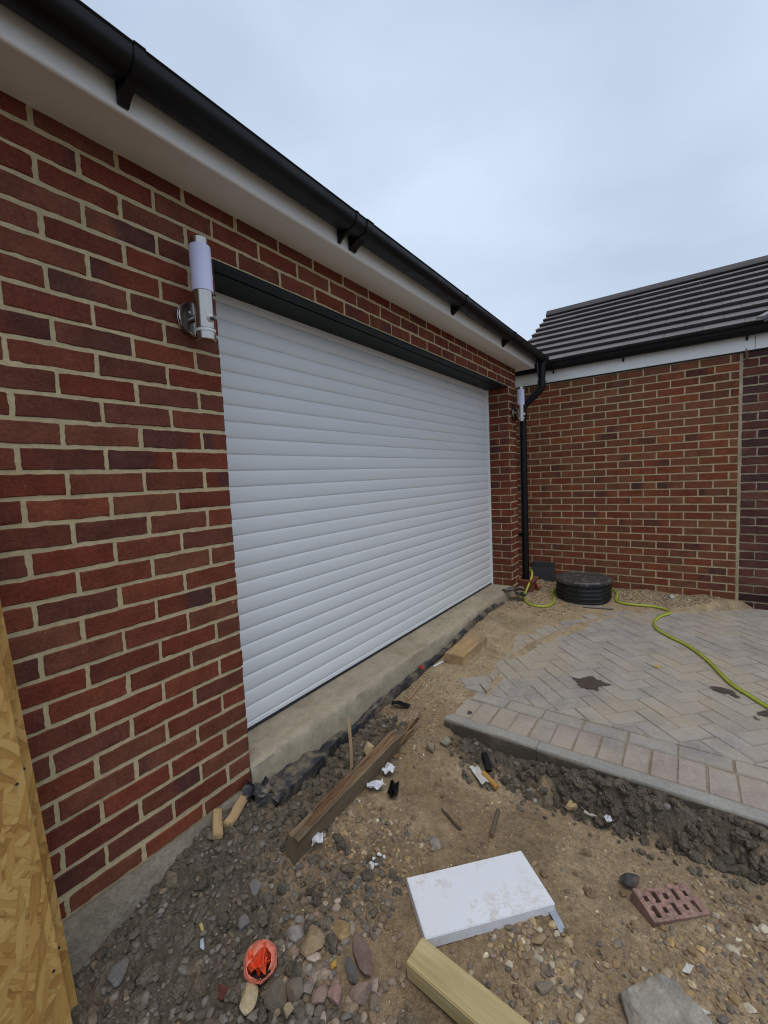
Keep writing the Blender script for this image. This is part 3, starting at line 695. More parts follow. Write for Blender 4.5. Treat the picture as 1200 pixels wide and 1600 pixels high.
PBX = [.95, 1.05, 1.25, 1.5, 1.86, 2.24, 2.55, 2.85, 3.2, 3.45, 3.6, 3.85, 4.0]
PBY = [-.43, -.43, -.54, -.5, -.46, -.52, -.62, -.73, -.95, -1.2, -1.41, -1.75, -1.9]
def pave_d(x, y): return np.where(x > .95, np.interp(x, PBX, PBY)-y, -1.0)
def ground_parts(x, y):
    xc = np.clip(x, -1.3, 4.05); yc = np.clip(y, -2.4, .1)
    z = base_h(xc, yc)
    far = sm(np.maximum(np.maximum(-1.3-x, -2.4-y), np.maximum(x-4.05, y-.1))/1.5); z = z*(1-far)-.40*far
    nz = fbm(x*3.0, y*3.0, 1, 3)-.5; n2 = fbm(x*11, y*11, 2, 4)-.5; n3 = fbm(x*45, y*45, 3, 3)-.5
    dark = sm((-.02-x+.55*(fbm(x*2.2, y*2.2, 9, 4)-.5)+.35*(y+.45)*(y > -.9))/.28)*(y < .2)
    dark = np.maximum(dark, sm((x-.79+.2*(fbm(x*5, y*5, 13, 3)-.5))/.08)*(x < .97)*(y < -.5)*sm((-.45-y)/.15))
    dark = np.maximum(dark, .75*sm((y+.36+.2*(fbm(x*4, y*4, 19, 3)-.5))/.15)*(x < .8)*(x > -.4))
    # cut bank below the paving edge
    t = sm((x-.80+.06*(fbm(x*0+y*6, y*0+.3, 33, 3)-.5))/.12)*(x < .97)*sm((-.46-y)/.06)
    bank_top = -.345+.045*sm((-.75-y)/.5)+.04*(fbm(y*7, y*0+5, 34, 3)-.5)
    z = np.where(x < .97, z*(1-t)+bank_top*t, z)
    bank = t*(1-t)*4
    trench = sm((x-.62)/.12)*sm((.92-x)/.12)*sm((-.55-y)/.1)
    z = z-.025*trench
    lum = np.abs(fbm(x*16, y*16, 41, 3)-.5)*2
    lum2 = np.abs(fbm(x*42, y*42, 43, 3)-.5)*2
    rough = .35+1.1*dark
    d = pave_d(x, y)
    sandy = sm((x-1.0)/.2)*sm((4.0-x)/.1)
    rough = rough*(1-.6*sandy)
    z = z + nz*.022*(1-.7*sandy) + n2*.016*rough + n3*.0075*rough + ((lum-.3)*(.030+.03*bank)+(lum2-.3)*.016)*np.clip(dark+bank*.8, 0, 1)
    k = sm((d-.03+.34*(fbm(x*3.3, y*3.3, 51, 4)-.5))/.16)
    mound = sm((x-3.66)/.3)*(1-sm((d-.0)/.14))*.055*(.6+.8*fbm(x*6, y*6, 77, 3))
    z = z+mound
    z = np.where(x > .955, np.where(d > -.3, np.where(d > .0, np.maximum(z, -.2735), z)*(1-k)-.335*k, z), z)
    return z, dark, sandy, bank
def ground_z(x, y): return float(ground_parts(np.array([float(x)]), np.array([float(y)]))[0][0])
def axis(segs):
    out = [segs[0][0]]
    for a, b, st in segs:
        n = max(1, int(round((b-a)/st))); out += list(np.linspace(a, b, n+1)[1:])
    return np.array(out)
def build_ground():
    xs = axis([(-60, -8, 8), (-8, -2, .7), (-2, -1.15, .06), (-1.15, 1.06, .0072), (1.06, 4.05, .018), (4.05, 8, .6), (8, 60, 8)])
    ys = axis([(-60, -8, 8), (-8, -3, .6), (-3, -1.95, .05), (-1.95, -1.1, .0085), (-1.1, .06, .0072), (.06, 1, .1), (1, 8, 1), (8, 60, 8)])
    A, B = np.meshgrid(xs, ys, indexing='ij'); z, dark, sandy, bank = ground_parts(A, B)
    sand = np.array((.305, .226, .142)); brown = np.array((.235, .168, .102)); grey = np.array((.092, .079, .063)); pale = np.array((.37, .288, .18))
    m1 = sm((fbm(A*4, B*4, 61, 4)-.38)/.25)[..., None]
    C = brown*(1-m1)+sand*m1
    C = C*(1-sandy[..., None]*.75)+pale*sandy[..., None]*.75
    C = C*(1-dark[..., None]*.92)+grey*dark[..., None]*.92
    m2 = sm((fbm(A*6, B*6, 71, 4)-.55)/.15)*.35; C = C*(1-m2[..., None])+np.array((.15, .115, .08))*m2[..., None]
    C *= (1+(fbm(A*60, B*60, 81, 3)-.5)*.5)[..., None]
    nx, ny = A.shape; ii, kk = np.meshgrid(np.arange(nx-1), np.arange(ny-1), indexing='ij'); idx = lambda i, k: i*ny+k
    F = np.stack([idx(ii, kk), idx(ii+1, kk), idx(ii+1, kk+1), idx(ii, kk+1)], -1).reshape(-1, 4)
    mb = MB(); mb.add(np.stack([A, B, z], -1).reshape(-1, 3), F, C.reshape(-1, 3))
    tag(mb.build('ground', M['ground'], smooth=False), 'sandy building site ground with stones', None, kind='structure')
build_ground()

# ------------------------------------------------------------------ paving
def paving():
    mb = MB(); rr = np.random.default_rng(5); zt = -.28
    pal = np.array([(.315, .284, .248), (.302, .274, .242), (.325, .290, .252), (.290, .268, .242), (.33, .297, .258), (.315, .28, .25)])
    red = np.array([(.320, .270, .236), (.325, .277, .24), (.306, .270, .238)])
    def block(cx, cy, lx, ly, ang, cols):
        d = float(pave_d(np.array([cx]), np.array([cy]))[0])
        if d < -.12 or cx > 4.0 or cy < -4.6: return
        e = .004; j = (rr.random(3)-.5)*.006; c, s = math.cos(ang), math.sin(ang)
        hx, hy = lx/2-.0028, ly/2-.0028; z1 = zt+(rr.random()-.5)*.004
        col = cols[rr.integers(len(cols))]*(1+(rr.random()-.5)*.13)
        V = []; tl = (rr.random(2)-.5)*.012
        for (ax, ay, zz) in [(hx, hy, -.05)]*1+[(hx, hy, -.006)]+[(hx-e, hy-e, 0)]:
            for sx, sy in ((-1, -1), (1, -1), (1, 1), (-1, 1)):
                a, b = sx*ax, sy*ay
                V.append((cx+a*c-b*s+j[0], cy+a*s+b*c+j[1], z1+zz+(tl[0]*a+tl[1]*b)))
        if any(v[0] > 3.998 or v[0] < 1.0 for v in V): return
        F = [(8, 9, 10, 11)]+[(r*4+k, r*4+(k+1) % 4, (r+1)*4+(k+1) % 4, (r+1)*4+k) for r in (0, 1) for k in range(4)]
        mb.add(V, F, col)
    y = -.445
    while y > -4.5:
        block(1.12, y-.0525, .2, .105, 0, red); y -= .105
    y = -.47
    while y > -4.5:
        block(1.277, y-.1, .102, .205, 0, pal); y -= .205
    a = math.pi/4; L, W = .2, .1
    U = np.array([math.cos(a), math.sin(a)]); Vv = np.array([-math.sin(a), math.cos(a)])
    for i in range(-70, 71):
        for k in range(-70, 71):
            # herringbone lattice: along-block at (i,k), across-block beside it
            for t in (0, 1):
                px = (i+k)*W+ (2*W)*0; 
                bx = i*W+k*2*W*0
            u = i*W + k*2*W; v = -i*W*1.0 + k*0 
            pu, pv = i*W+2*W*k, -i*W + 2*W*k
            for (du, dv, lx, ly) in ((W, W*.5, L, W), (W*2.5, W*0, W, L)):
                cu, cv = pu+du, pv+dv
                if (lx, ly) == (W, L): cv = pv+W*1.0-.0
                P = np.array([2.2, -1.5])+U*cu+Vv*cv
                cx, cy = P
                if not (1.23 < cx < 4.07 and -4.4 < cy < -.3): continue
                ext = .14
                block_clip(mb, rr, cx, cy, lx, ly, a, pal, zt)
    # bedding under the joints
    poly = [(1.015, -.44)]+[(x, y) for x, y in zip(PBX[1:], np.array(PBY[1:])-.02)]+[(4.0, -4.6), (1.015, -4.6)]
    bed = MB(); bed.prism(poly[::-1], -.36, -.2845, (.27, .22, .16)); 
    o = mb.build('paving', M['paver']); tag(o, 'grey and pink block paving laid in herringbone', None, kind='structure')
    b2 = bed.build('jointing_sand', M['ground']); b2.parent = o; b2['kind'] = 'structure'
    for nm, polys, m in (('damp_stain', [[(1.8, -.914), (1.787, -.963), (1.882, -1.022), (1.84, -1.055), (1.808, -1.15), (1.76, -1.09), (1.728, -1.076), (1.69, -1.089), (1.699, -1.06), (1.688, -1.02), (1.68, -.995), (1.73, -.966)],
            [(2.075, -1.641), (2.083, -1.665), (2.093, -1.687), (2.073, -1.745), (2.002, -1.769), (1.985, -1.754), (2.015, -1.735), (2.011, -1.698), (2.029, -1.654)],
            [(1.861, -1.833), (1.905, -1.882), (1.843, -1.9), (1.834, -1.836)], [(1.8, -1.814), (1.775, -1.842), (1.773, -1.817)], [(1.06, -.52), (1.085, -.51), (1.09, -.535), (1.07, -.545)]], M['damp']),
            ('paint_mark', [[(2.22, -1.335), (2.26, -1.36), (2.235, -1.395), (2.20, -1.38)]], M['paint_mark'])):
        s = MB()
        for po in polys:
            P = np.array(po); c = P.mean(0); pts = []
            n = len(P)
            for i in range(n):
                for t in np.linspace(0, 1, 5)[:-1]:
                    q = P[i]*(1-t)+P[(i+1) % n]*t
                    q = q+(rr.random(2)-.5)*.009; pts.append(tuple(q))
            if np.sum((P[:, 0]-np.roll(P[:, 0], 1))*(P[:, 1]+np.roll(P[:, 1], 1))) > 0: pts = pts[::-1]
            n2 = len(pts); ctr = np.mean(pts, 0); V = []; Cc = []
            for f, cv in ((1.22, 0.0), (.96, .5), (.6, 1.0)):
                V += [(ctr[0]+(a-ctr[0])*f, ctr[1]+(b-ctr[1])*f, -.2752+cv*.0004) for a, b in pts]; Cc += [(cv,)*3]*n2
            Fs = [(r*n2+k, r*n2+(k+1) % n2, (r+1)*n2+(k+1) % n2, (r+1)*n2+k) for r in (0, 1) for k in range(n2)]+[tuple(range(2*n2, 3*n2))]
            s.add(V, Fs, np.array(Cc))
        s.build(nm, m, parent=o)
def clip_poly(P, f):
    out = []
    for i in range(len(P)):
        a, b = P[i], P[(i+1) % len(P)]; fa, fb = f(a), f(b)
        if fa >= 0: out.append(a)
        if (fa >= 0) != (fb >= 0):
            t = fa/(fa-fb); out.append((a[0]+(b[0]-a[0])*t, a[1]+(b[1]-a[1])*t))
    return out
def block_clip(mb, rr, cx, cy, lx, ly, ang, cols, zt):
    d = float(pave_d(np.array([cx]), np.array([cy]))[0])
    if d < -.14: return
    c, s = math.cos(ang), math.sin(ang); hx, hy = lx/2-.0019, ly/2-.0019; j = (rr.random(2)-.5)*.003
    P = [(cx+sx*hx*c-sy*hy*s+j[0], cy+sx*hx*s+sy*hy*c+j[1]) for sx, sy in ((-1, -1), (1, -1), (1, 1), (-1, 1))]
    P = clip_poly(P, lambda p: p[0]-1.332); P = clip_poly(P, lambda p: 3.995-p[0]) if P else P
    if len(P) < 3: return
    P = np.array(P); C = P.mean(0); col = cols[rr.integers(len(cols))]*(1+(rr.random()-.5)*.13)
    z1 = zt+(rr.random()-.5)*.004; tl = (rr.random(2)-.5)*.016
    n = len(P); V = []
    for e, zz in ((0, -.05), (0, -.005), (.004, 0)):
        for p in P:
            v = p-C; r = np.linalg.norm(v)+1e-9; q = C+v*max(.1, (1-e*1.3/r)); V.append((q[0], q[1], z1+zz+tl[0]*(q[0]-C[0])+tl[1]*(q[1]-C[1])))
    F = [tuple(range(2*n, 3*n))]+[(r*n+k, r*n+(k+1) % n, (r+1)*n+(k+1) % n, (r+1)*n+k) for r in (0, 1) for k in range(n)]
    mb.add(V, F, col)
paving()
def edging():
    mb = MB(); rr = np.random.default_rng(9)
    segs = [(-.432, -.93), (-.932, -1.85), (-1.852, -2.75), (-2.752, -3.6)]
    for a, b in segs:
        ys = np.linspace(a, b, int((a-b)/.03)); z1 = -.277+(rr.random()-.5)*.004
        n0 = fbm(ys*30, ys*0+2, 5, 3)-.5; n1 = fbm(ys*9, ys*0+7, 6, 3)-.5; n2 = fbm(ys*40, ys*0+4, 7, 3)-.5
        V = []; C = []
        for i, y in enumerate(ys):
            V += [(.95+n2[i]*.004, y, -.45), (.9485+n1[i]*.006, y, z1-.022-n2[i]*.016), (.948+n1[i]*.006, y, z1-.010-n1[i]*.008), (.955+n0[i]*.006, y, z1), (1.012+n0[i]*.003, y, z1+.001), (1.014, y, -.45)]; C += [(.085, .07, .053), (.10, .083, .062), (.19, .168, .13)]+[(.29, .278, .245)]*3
        F = [(i*6+k, i*6+k+1, (i+1)*6+k+1, (i+1)*6+k) for i in range(len(ys)-1) for k in range(5)]
        F += [(5, 4, 3, 2, 1, 0), tuple(len(V)-6+i for i in range(6))]
        mb.add(V, F, C)
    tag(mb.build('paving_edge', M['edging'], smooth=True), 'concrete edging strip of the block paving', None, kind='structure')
edging()

# ------------------------------------------------------------------ stones
def ico(level):
    bm = bmesh.new(); bmesh.ops.create_icosphere(bm, subdivisions=level, radius=1.0)
    V = np.array([v.co[:] for v in bm.verts]); F = np.array([[v.index for v in f.verts] for f in bm.faces]); bm.free(); return V, F
ICO = {k: ico(k) for k in (1, 2, 3)}
def stone_shape(level, seed, angular=.5):
    r = np.random.default_rng(seed); V, F = ICO[level]; V = V.copy()
    if level > 1:
        k = r.normal(size=(4, 3)); V *= (1+.13*np.sin(V@k.T*2.0+r.random(4)*6).sum(1)/2)[:, None]
    for _ in range(int(3+angular*9)):
        n = r.normal(size=3); n /= np.linalg.norm(n); d = .52+.36*r.random()+(1-angular)*.12
        d -= .13*(level == 3)*r.random(); h = V@n; ov = np.maximum(h-d, 0); V -= ov[:, None]*n
    V *= 1+.05*(r.random((len(V), 1))-.5)*(level > 1)
    return V, F
PEB = np.array([(.36, .25, .115), (.40, .30, .17), (.32, .22, .12), (.24, .19, .14), (.18, .15, .125), (.46, .40, .30), (.29, .19, .115), (.22, .17, .12), (.13, .115, .10), (.36, .28, .18), (.28, .205, .13), (.26, .18, .11)])
DRK = np.array([(.115, .10, .082), (.135, .118, .098), (.10, .088, .073), (.15, .128, .10), (.185, .172, .152), (.125, .107, .085), (.21, .19, .16)])
PNK = np.array([(.28, .2, .155), (.25, .17, .14), (.32, .25, .19), (.24, .2, .165), (.2, .165, .14), (.38, .3, .24)])
SHAPES = {l: [stone_shape(l, 100+l*50+i, a) for i, a in enumerate((.6, .8, 1.0, .7, .9, .5, 1.1, .8))] for l in (1, 2)}
def rotm(r):
    q = r.normal(size=4); q /= np.linalg.norm(q); w, x, y, z = q
    return np.array([[1-2*(y*y+z*z), 2*(x*y-z*w), 2*(x*z+y*w)], [2*(x*y+z*w), 1-2*(x*x+z*z), 2*(y*z-x*w)], [2*(x*z-y*w), 2*(y*z+x*w), 1-2*(x*x+y*y)]])
def rotz(a): return np.array([[math.cos(a), -math.sin(a), 0], [math.sin(a), math.cos(a), 0], [0, 0, 1]])
AVOID = []      # (x, y, radius) of named objects
def scatter():
    mb = MB(); r = np.random.default_rng(21)
    def put(x, y, s, cols, level, sink=.3):
        z, dark, sandy, bank = ground_parts(x, y)
        for i in range(len(x)):
            V, F = SHAPES[level][r.integers(8)]
            fl = np.array([1, .62+.3*r.random(), .42+.35*r.random()])*s[i]
            P = (V*fl)@rotz(r.random()*6.3).T
            tilt = (r.random(2)-.5)*.7; P = P@Euler((tilt[0], tilt[1], 0)).to_matrix().__array__().T if False else P
            P[:, 2] += tilt[0]*.5*P[:, 0]+tilt[1]*.5*P[:, 1]
            P += (x[i], y[i], z[i]+s[i]*fl[2]/s[i]*(1-2*sink)*.5)
            c = cols if cols.ndim == 1 else cols[r.integers(len(cols))]
            if dark[i] > .5 and r.random() < .8: c = DRK[r.integers(len(DRK))]
            elif r.random() < .35: c = c*.45+np.array((.25, .175, .105))*.55
            elif r.random() < .15: c = c*1.45
            mb.add(P, F, c*(1+(r.random()-.5)*.4))
    def ok(x, y):
        m = (y < -.012) | ((x > 9))
        m &= ~((x > .935) & (pave_d(x, y) > -.05) & (x < 4.0)) & ~((x > .93) & (x < 1.02) & (y < -.42)) & (x < 3.98)
        for a, b, d in AVOID: m &= (x-a)**2+(y-b)**2 > d*d
        return m
    def uni(n, x0, x1, y0, y1, p=None):
        x = x0+(x1-x0)*r.random(n); y = y0+(y1-y0)*r.random(n); m = ok(x, y)
        if p is not None: m &= r.random(n) < p(x, y)
        return x[m], y[m]
    cl = lambda x, y: .25+.75*sm((fbm(x*3.5, y*3.5, 91, 4)-.4)/.25)
    # grit over the whole foreground
    x, y = uni(15000, -1.1, .95, -1.9, 0, cl); put(x, y, .0015+.0026*r.random(len(x))**2, PEB, 1)
    x, y = uni(3600, -1.1, .95, -1.9, 0, cl); put(x, y, .004+.0045*r.random(len(x))**2, PEB, 1)
    # sand by the threshold, mound by the bungalow
    x, y = uni(2500, .9, 4, -1.9, 0, lambda x, y: .15+.85*sm((fbm(x*5, y*5, 93, 3)-.5)/.15)); put(x, y, .003+.005*r.random(len(x))**2, PEB, 1)
    x, y = uni(5200, 3.55, 4, -1.95, 0, lambda x, y: sm((x-3.6)/.2)); put(x, y, .005+.010*r.random(len(x))**2, PEB, 1)
    x, y = uni(900, 2.9, 4, -.6, 0); put(x, y, .005+.011*r.random(len(x))**2, PEB, 1)
    x, y = uni(900, .6, 1.4, -.45, -.05); put(x, y, .004+.007*r.random(len(x))**2, PEB, 1)
    # pebble drift under and below the white board
    g = lambda cx, cy, sx, sy: (lambda x, y: np.exp(-((x-cx)/sx)**2-((y-cy)/sy)**2))
    x, y = uni(3300, -.3, .5, -1.6, -.85, g(.06, -1.17, .16, .14)); put(x, y, .004+.010*r.random(len(x)), PEB, 2, .4)
    x, y = uni(760, -.2, .45, -1.6, -.85, g(.10, -1.22, .17, .13)); put(x, y, .009+.009*r.random(len(x)), PEB, 2, .4)
    # lower right drift
    x, y = uni(3000, .1, .8, -1.9, -1.3, g(.40, -1.62, .28, .18)); put(x, y, .004+.009*r.random(len(x))**2, PEB, 2, .45)
    x, y = uni(300, .1, .8, -1.9, -1.3, g(.36, -1.62, .25, .14)); put(x, y, .011+.010*r.random(len(x)), PEB, 2, .35)
    # angular pinkish rubble in the bottom centre
    x, y = uni(1500, -.7, .0, -1.0, -.4, g(-.30, -.70, .16, .13)); put(x, y, .006+.012*r.random(len(x)), PNK, 2, .25)
    x, y = uni(420, -.7, .0, -1.0, -.4, g(-.30, -.72, .15, .12)); put(x, y, .014+.014*r.random(len(x)), PNK, 2, .3)
    # grey rubble at the left and along the plank
    x, y = uni(2600, -.95, .0, -.75, -.02, lambda x, y: .35+.65*cl(x, y)); put(x, y, .005+.010*r.random(len(x))**2, DRK, 2, .25)
    x, y = uni(330, -.95, .1, -.75, -.02); put(x, y, .011+.014*r.random(len(x))**2, DRK, 2, .3)
    x, y = uni(500, -.1, .9, -.30, -.02); put(x, y, .005+.011*r.random(len(x))**2, DRK, 2, .25)
    x, y = uni(420, .0, .3, -.75, -.3); put(x, y, .005+.010*r.random(len(x))**2, PEB, 2, .25)
    # clods on the cut bank
    x, y = uni(260, .80, .95, -1.95, -.48); put(x, y, .004+.018*r.random(len(x))**3, DRK, 2, .4)
    # clods of soil fallen from the cut and turned over along the wall
    def clod(seed):
        q = np.random.default_rng(seed); V, F = ICO[3]; V = V.copy(); f = np.zeros(len(V))
        for fr, am in ((1.6, .34), (3.4, .20), (7, .11), (13, .06)):
            for _ in range(2):
                d = q.normal(size=3); d /= np.linalg.norm(d); e = q.normal(size=3); e /= np.linalg.norm(e)
                f += am*(np.abs(np.sin(fr*(V@d)+1.7*np.sin(fr*.7*(V@e))+q.random()*6))-.6)
        return V*(1+f)[:, None], F
    CL = [clod(900+i) for i in range(10)]
    cb = MB()
    def putc(x, y, s, cols, sink):
        z, dark, sandy, bank = ground_parts(x, y)
        for i in range(len(x)):
            V, F = CL[r.integers(10)]; P = (V*(s[i]*np.array((1, .6+.35*r.random(), .5+.3*r.random()))))@rotm(r).T
            P = P+np.array((x[i], y[i], z[i]+s[i]*(.5-sink)))
            cb.add(P, F, cols[r.integers(len(cols))]*(1+(r.random()-.5)*.35))
    SOIL = np.array([(.122, .102, .076), (.105, .089, .068), (.142, .116, .084), (.095, .08, .062)])
    x, y = uni(420, .80, .942, -1.98, -.47, lambda x, y: .25+.75*sm((-.62-y)/.25)); putc(x, y, .007+.024*r.random(len(x))**1.8*(.45+.55*sm((-.6-y)/.3)), SOIL, .45)
    x, y = uni(90, .72, .83, -1.98, -.6); putc(x, y, .005+.014*r.random(len(x))**2, SOIL*1.25, .5)
    x, y = uni(340, -.95, .1, -.72, -.03); putc(x, y, .008+.022*r.random(len(x))**2, SOIL*1.08, .5)
    x, y = uni(170, -.1, .85, -.28, -.05); putc(x, y, .008+.020*r.random(len(x))**2, SOIL*1.1, .5)
    x, y = uni(60, -.1, .7, -1.7, -.4); putc(x, y, .006+.014*r.random(len(x))**2, np.array([(.21, .15, .095), (.24, .18, .115)]), .5)
    tag(cb.build('soil_clods', M['ground']), 'dark lumps of turned soil', None, kind='stuff')
    o = mb.build('gravel', M['stone'], smooth=False)
    tag(o, 'loose gravel, grit and clods strewn over the bare ground', None, kind='stuff')

def rock(name, label, cat, x, y, dims, col, ang, seed, angular=.6, sink=.25, group=None, smooth=False, tilt=(0, 0), dz=0):
    V, F = stone_shape(3, seed, angular)
    V = V*np.array(dims)/2
    mb = MB(); r = np.random.default_rng(seed)
    C = np.tile(np.array(col, float), (len(V), 1))*(1+.14*np.sin(V*180/1.7+r.random(3)*6).sum(1)/3)[:, None]
    mb.add(V, F, C)
    AVOID.append((x, y, max(dims[:2])*.42))
    o = mb.build(name, M['stone'], loc=(x, y, ground_z(x, y)+dims[2]*(.5-sink)+dz), rot=(tilt[0], tilt[1], ang), smooth=smooth)
    return tag(o, label, cat, group)
G1 = 'larger stones lying on the bare ground'
def rocks():
    K = lambda *a, **k: rock(*a, **k, group=G1)
    K('slate_stone', 'flat grey leaf shaped stone near the brick wall footing', 'stone', -.606, -.148, (.095, .055, .03), (.145, .138, .13), R(52), 301, .5, .3)
    K('stone', 'pale cream stone just below the crumpled orange bag', 'stone', -.434, -.533, (.075, .052, .04), (.42, .345, .215), R(48), 302, .6, .2)
    K('brick_fragment', 'narrow dark red brick fragment left of the cream stone', 'stone', -.462, -.46, (.075, .034, .03), (.11, .04, .035), R(95), 303, .9, .3)
    K('stone', 'big tan knobbly stone right of the orange bag', 'stone', -.234, -.59, (.095, .07, .05), (.30, .225, .135), R(20), 304, .5, .3)
    K('stone', 'yellow tan hollowed stone above the purple slab', 'stone', -.162, -.646, (.065, .055, .045), (.34, .24, .115), R(70), 305, .3, .3)
    K('stone_slab', 'long purple brown slab of stone pointing up', 'stone', -.189, -.739, (.14, .062, .04), (.165, .115, .10), R(62), 306, .9, .35)
    K('stone', 'smooth light grey oval stone beside the big tan stone', 'stone', -.25, -.527, (.062, .042, .03), (.30, .275, .25), R(110), 307, .2, .3)
    K('stone', 'pinkish grey block of rubble at the bottom of the heap', 'stone', -.327, -.706, (.05, .045, .04), (.27, .19, .155), R(10), 308, .8, .25)
    K('stone', 'reddish pink angular stone with a light face in the rubble heap', 'stone', -.30, -.735, (.06, .045, .04), (.30, .19, .16), R(45), 309, .9, .25)
    K('stone_slab', 'upright dark grey shard standing in the rubble heap', 'stone', -.235, -.742, (.10, .03, .05), (.12, .115, .11), R(65), 310, .9, .3)
    K('stone', 'brown lumpy stone at the right of the rubble heap', 'stone', -.255, -.80, (.075, .055, .045), (.25, .18, .145), R(130), 311, .5, .25)
    K('stone', 'dark mud caked lump below the orange bag', 'stone', -.385, -.595, (.075, .07, .05), (.125, .105, .08), R(30), 312, .5, .3)
    K('stone', 'square brown mud caked lump between cream stone and rubble heap', 'stone', -.355, -.635, (.06, .06, .05), (.15, .125, .095), R(60), 313, .7, .3)
    K('stone', 'tan block stone at the lower left edge of the rubble heap', 'stone', -.40, -.66, (.045, .03, .04), (.33, .26, .165), R(80), 314, .9, .2)
    K('stone', 'orange tan stone cut by the bottom edge of the view', 'stone', -.485, -.60, (.065, .06, .05), (.38, .26, .13), R(0), 315, .5, .2)
    K('stone', 'small bright yellow flint above the rubble heap', 'stone', -.245, -.685, (.03, .022, .018), (.45, .27, .06), R(20), 316, .6, .2)
    K('stone', 'dark grey rounded stone between the wall and the orange bag', 'stone', -.324, -.364, (.065, .05, .035), (.155, .15, .14), R(40), 317, .5, .3)
    K('stone_slab', 'pointed grey stone below the end of the dark plank', 'stone', -.229, -.301, (.06, .045, .025), (.18, .175, .165), R(70), 318, .8, .3)
    K('stone', 'yellow sandstone lump below the cut bank', 'stone', .834, -1.114, (.07, .05, .04), (.40, .29, .15), R(-50), 319, .7, .2)
    K('stone', 'mortar covered grey lump between plank and board', 'stone', .277, -.738, (.055, .05, .025), (.27, .245, .21), R(20), 320, .5, .4)
    K('stone', 'pale pink pebble below the middle of the dark plank', 'stone', .205, -.375, (.035, .028, .03), (.42, .30, .23), R(100), 321, .7, .2)
    K('stone', 'round green grey stone beside the corner of the paving edge', 'stone', .838, -.49, (.065, .055, .05), (.24, .22, .165), R(30), 322, .6, .2)
    K('stone', 'lower brown stone next to the green grey stone by the paving corner', 'stone', .762, -.456, (.06, .05, .05), (.21, .175, .12), R(10), 323, .6, .2)
    K('slate_stone', 'dark slate piece touching the back corner of the perforated brick', 'stone', .525, -1.365, (.085, .06, .03), (.07, .065, .07), R(-40), 324, .9, .15, dz=.01)
    K('stone', 'white pointed chip of stone right of the concrete lump', 'stone', .298, -1.534, (.04, .026, .02), (.60, .58, .53), R(-40), 325, .9, .1)
    K('stone', 'long white shard of stone at the bottom right of the concrete lump', 'stone', .195, -1.56, (.06, .022, .02), (.55, .54, .48), R(-55), 326, .9, .1)
    K('stone', 'grey brown long stone beside the timber post', 'stone', .03, -1.21, (.065, .03, .025), (.21, .175, .135), R(-45), 327, .5, .2)
    K('stone', 'ochre flat stone under the front edge of the white board', 'stone', .14, -1.165, (.06, .032, .025), (.29, .215, .125), R(-35), 328, .3, .25)
    K('stone', 'white chip on the gravel mound against the bungalow wall', 'stone', 3.86, -1.40, (.06, .05, .05), (.55, .54, .51), R(0), 329, .7, .2)
rocks()

# ------------------------------------------------------------------ loose things
def rbox(name, label, cat, x, y, z, dims, m, rot, bevel=.003, warp=0, seed=0, sub=1, group=None):
    """a solid piece with softened, slightly uneven edges"""
    bm = bmesh.new(); bmesh.ops.create_cube(bm, size=1)
    for v in bm.verts: v.co = Vector((v.co.x*dims[0], v.co.y*dims[1], v.co.z*dims[2]))
    if sub > 1:
        es = [e for e in bm.edges if abs((e.verts[0].co-e.verts[1].co).x) > dims[0]*.5]
        bmesh.ops.subdivide_edges(bm, edges=es, cuts=sub)
    r = random.Random(seed)
    for v in bm.verts: v.co += Vector((r.uniform(-1, 1)*warp, r.uniform(-1, 1)*warp, r.uniform(-1, 1)*warp))
    bmesh.ops.bevel(bm, geom=bm.edges[:], offset=bevel, segments=2, affect='EDGES')
    me = bpy.data.meshes.new(name); bm.to_mesh(me); bm.free()
    for mm in (m if isinstance(m, list) else [m]): me.materials.append(mm)
    o = bpy.data.objects.new(name, me); COL.objects.link(o); o.location = (x, y, z); o.rotation_euler = rot
    return tag(o, label, cat, group) if label else o

def osb():
    for nm, lab, xr, yr, rz, w, ztop, lean in (
        ('osb_board', 'rear sheet of flaky OSB board with its edge showing against the bricks', -.722, -.12, R(4), .75, 1.30, R(2.7)),
        ('osb_board', 'front sheet of OSB board overlapping the rear sheet at the far left', -.752, -.175, R(9), .75, 1.25, R(2.6))):
        h = ztop+.43
        o = rbox(nm, lab, 'board', 0, 0, 0, (w, .018, h), M['osb'], (0, 0, 0), .0012, group='OSB sheets leaning at the left')
        for v in o.data.vertices: v.co.x -= w/2; v.co.z += h/2
        o.location = (xr+.019, yr, -.43); o.rotation_euler = Euler((R(-1.5), -lean, rz))
        for zz in (.25, .78):
            b = MB(); b.tube([(-.018, -.0088, zz), (-.018, -.0112, zz)], .0035, 10); b.build('screw_head', M['lens'], parent=o)
osb()

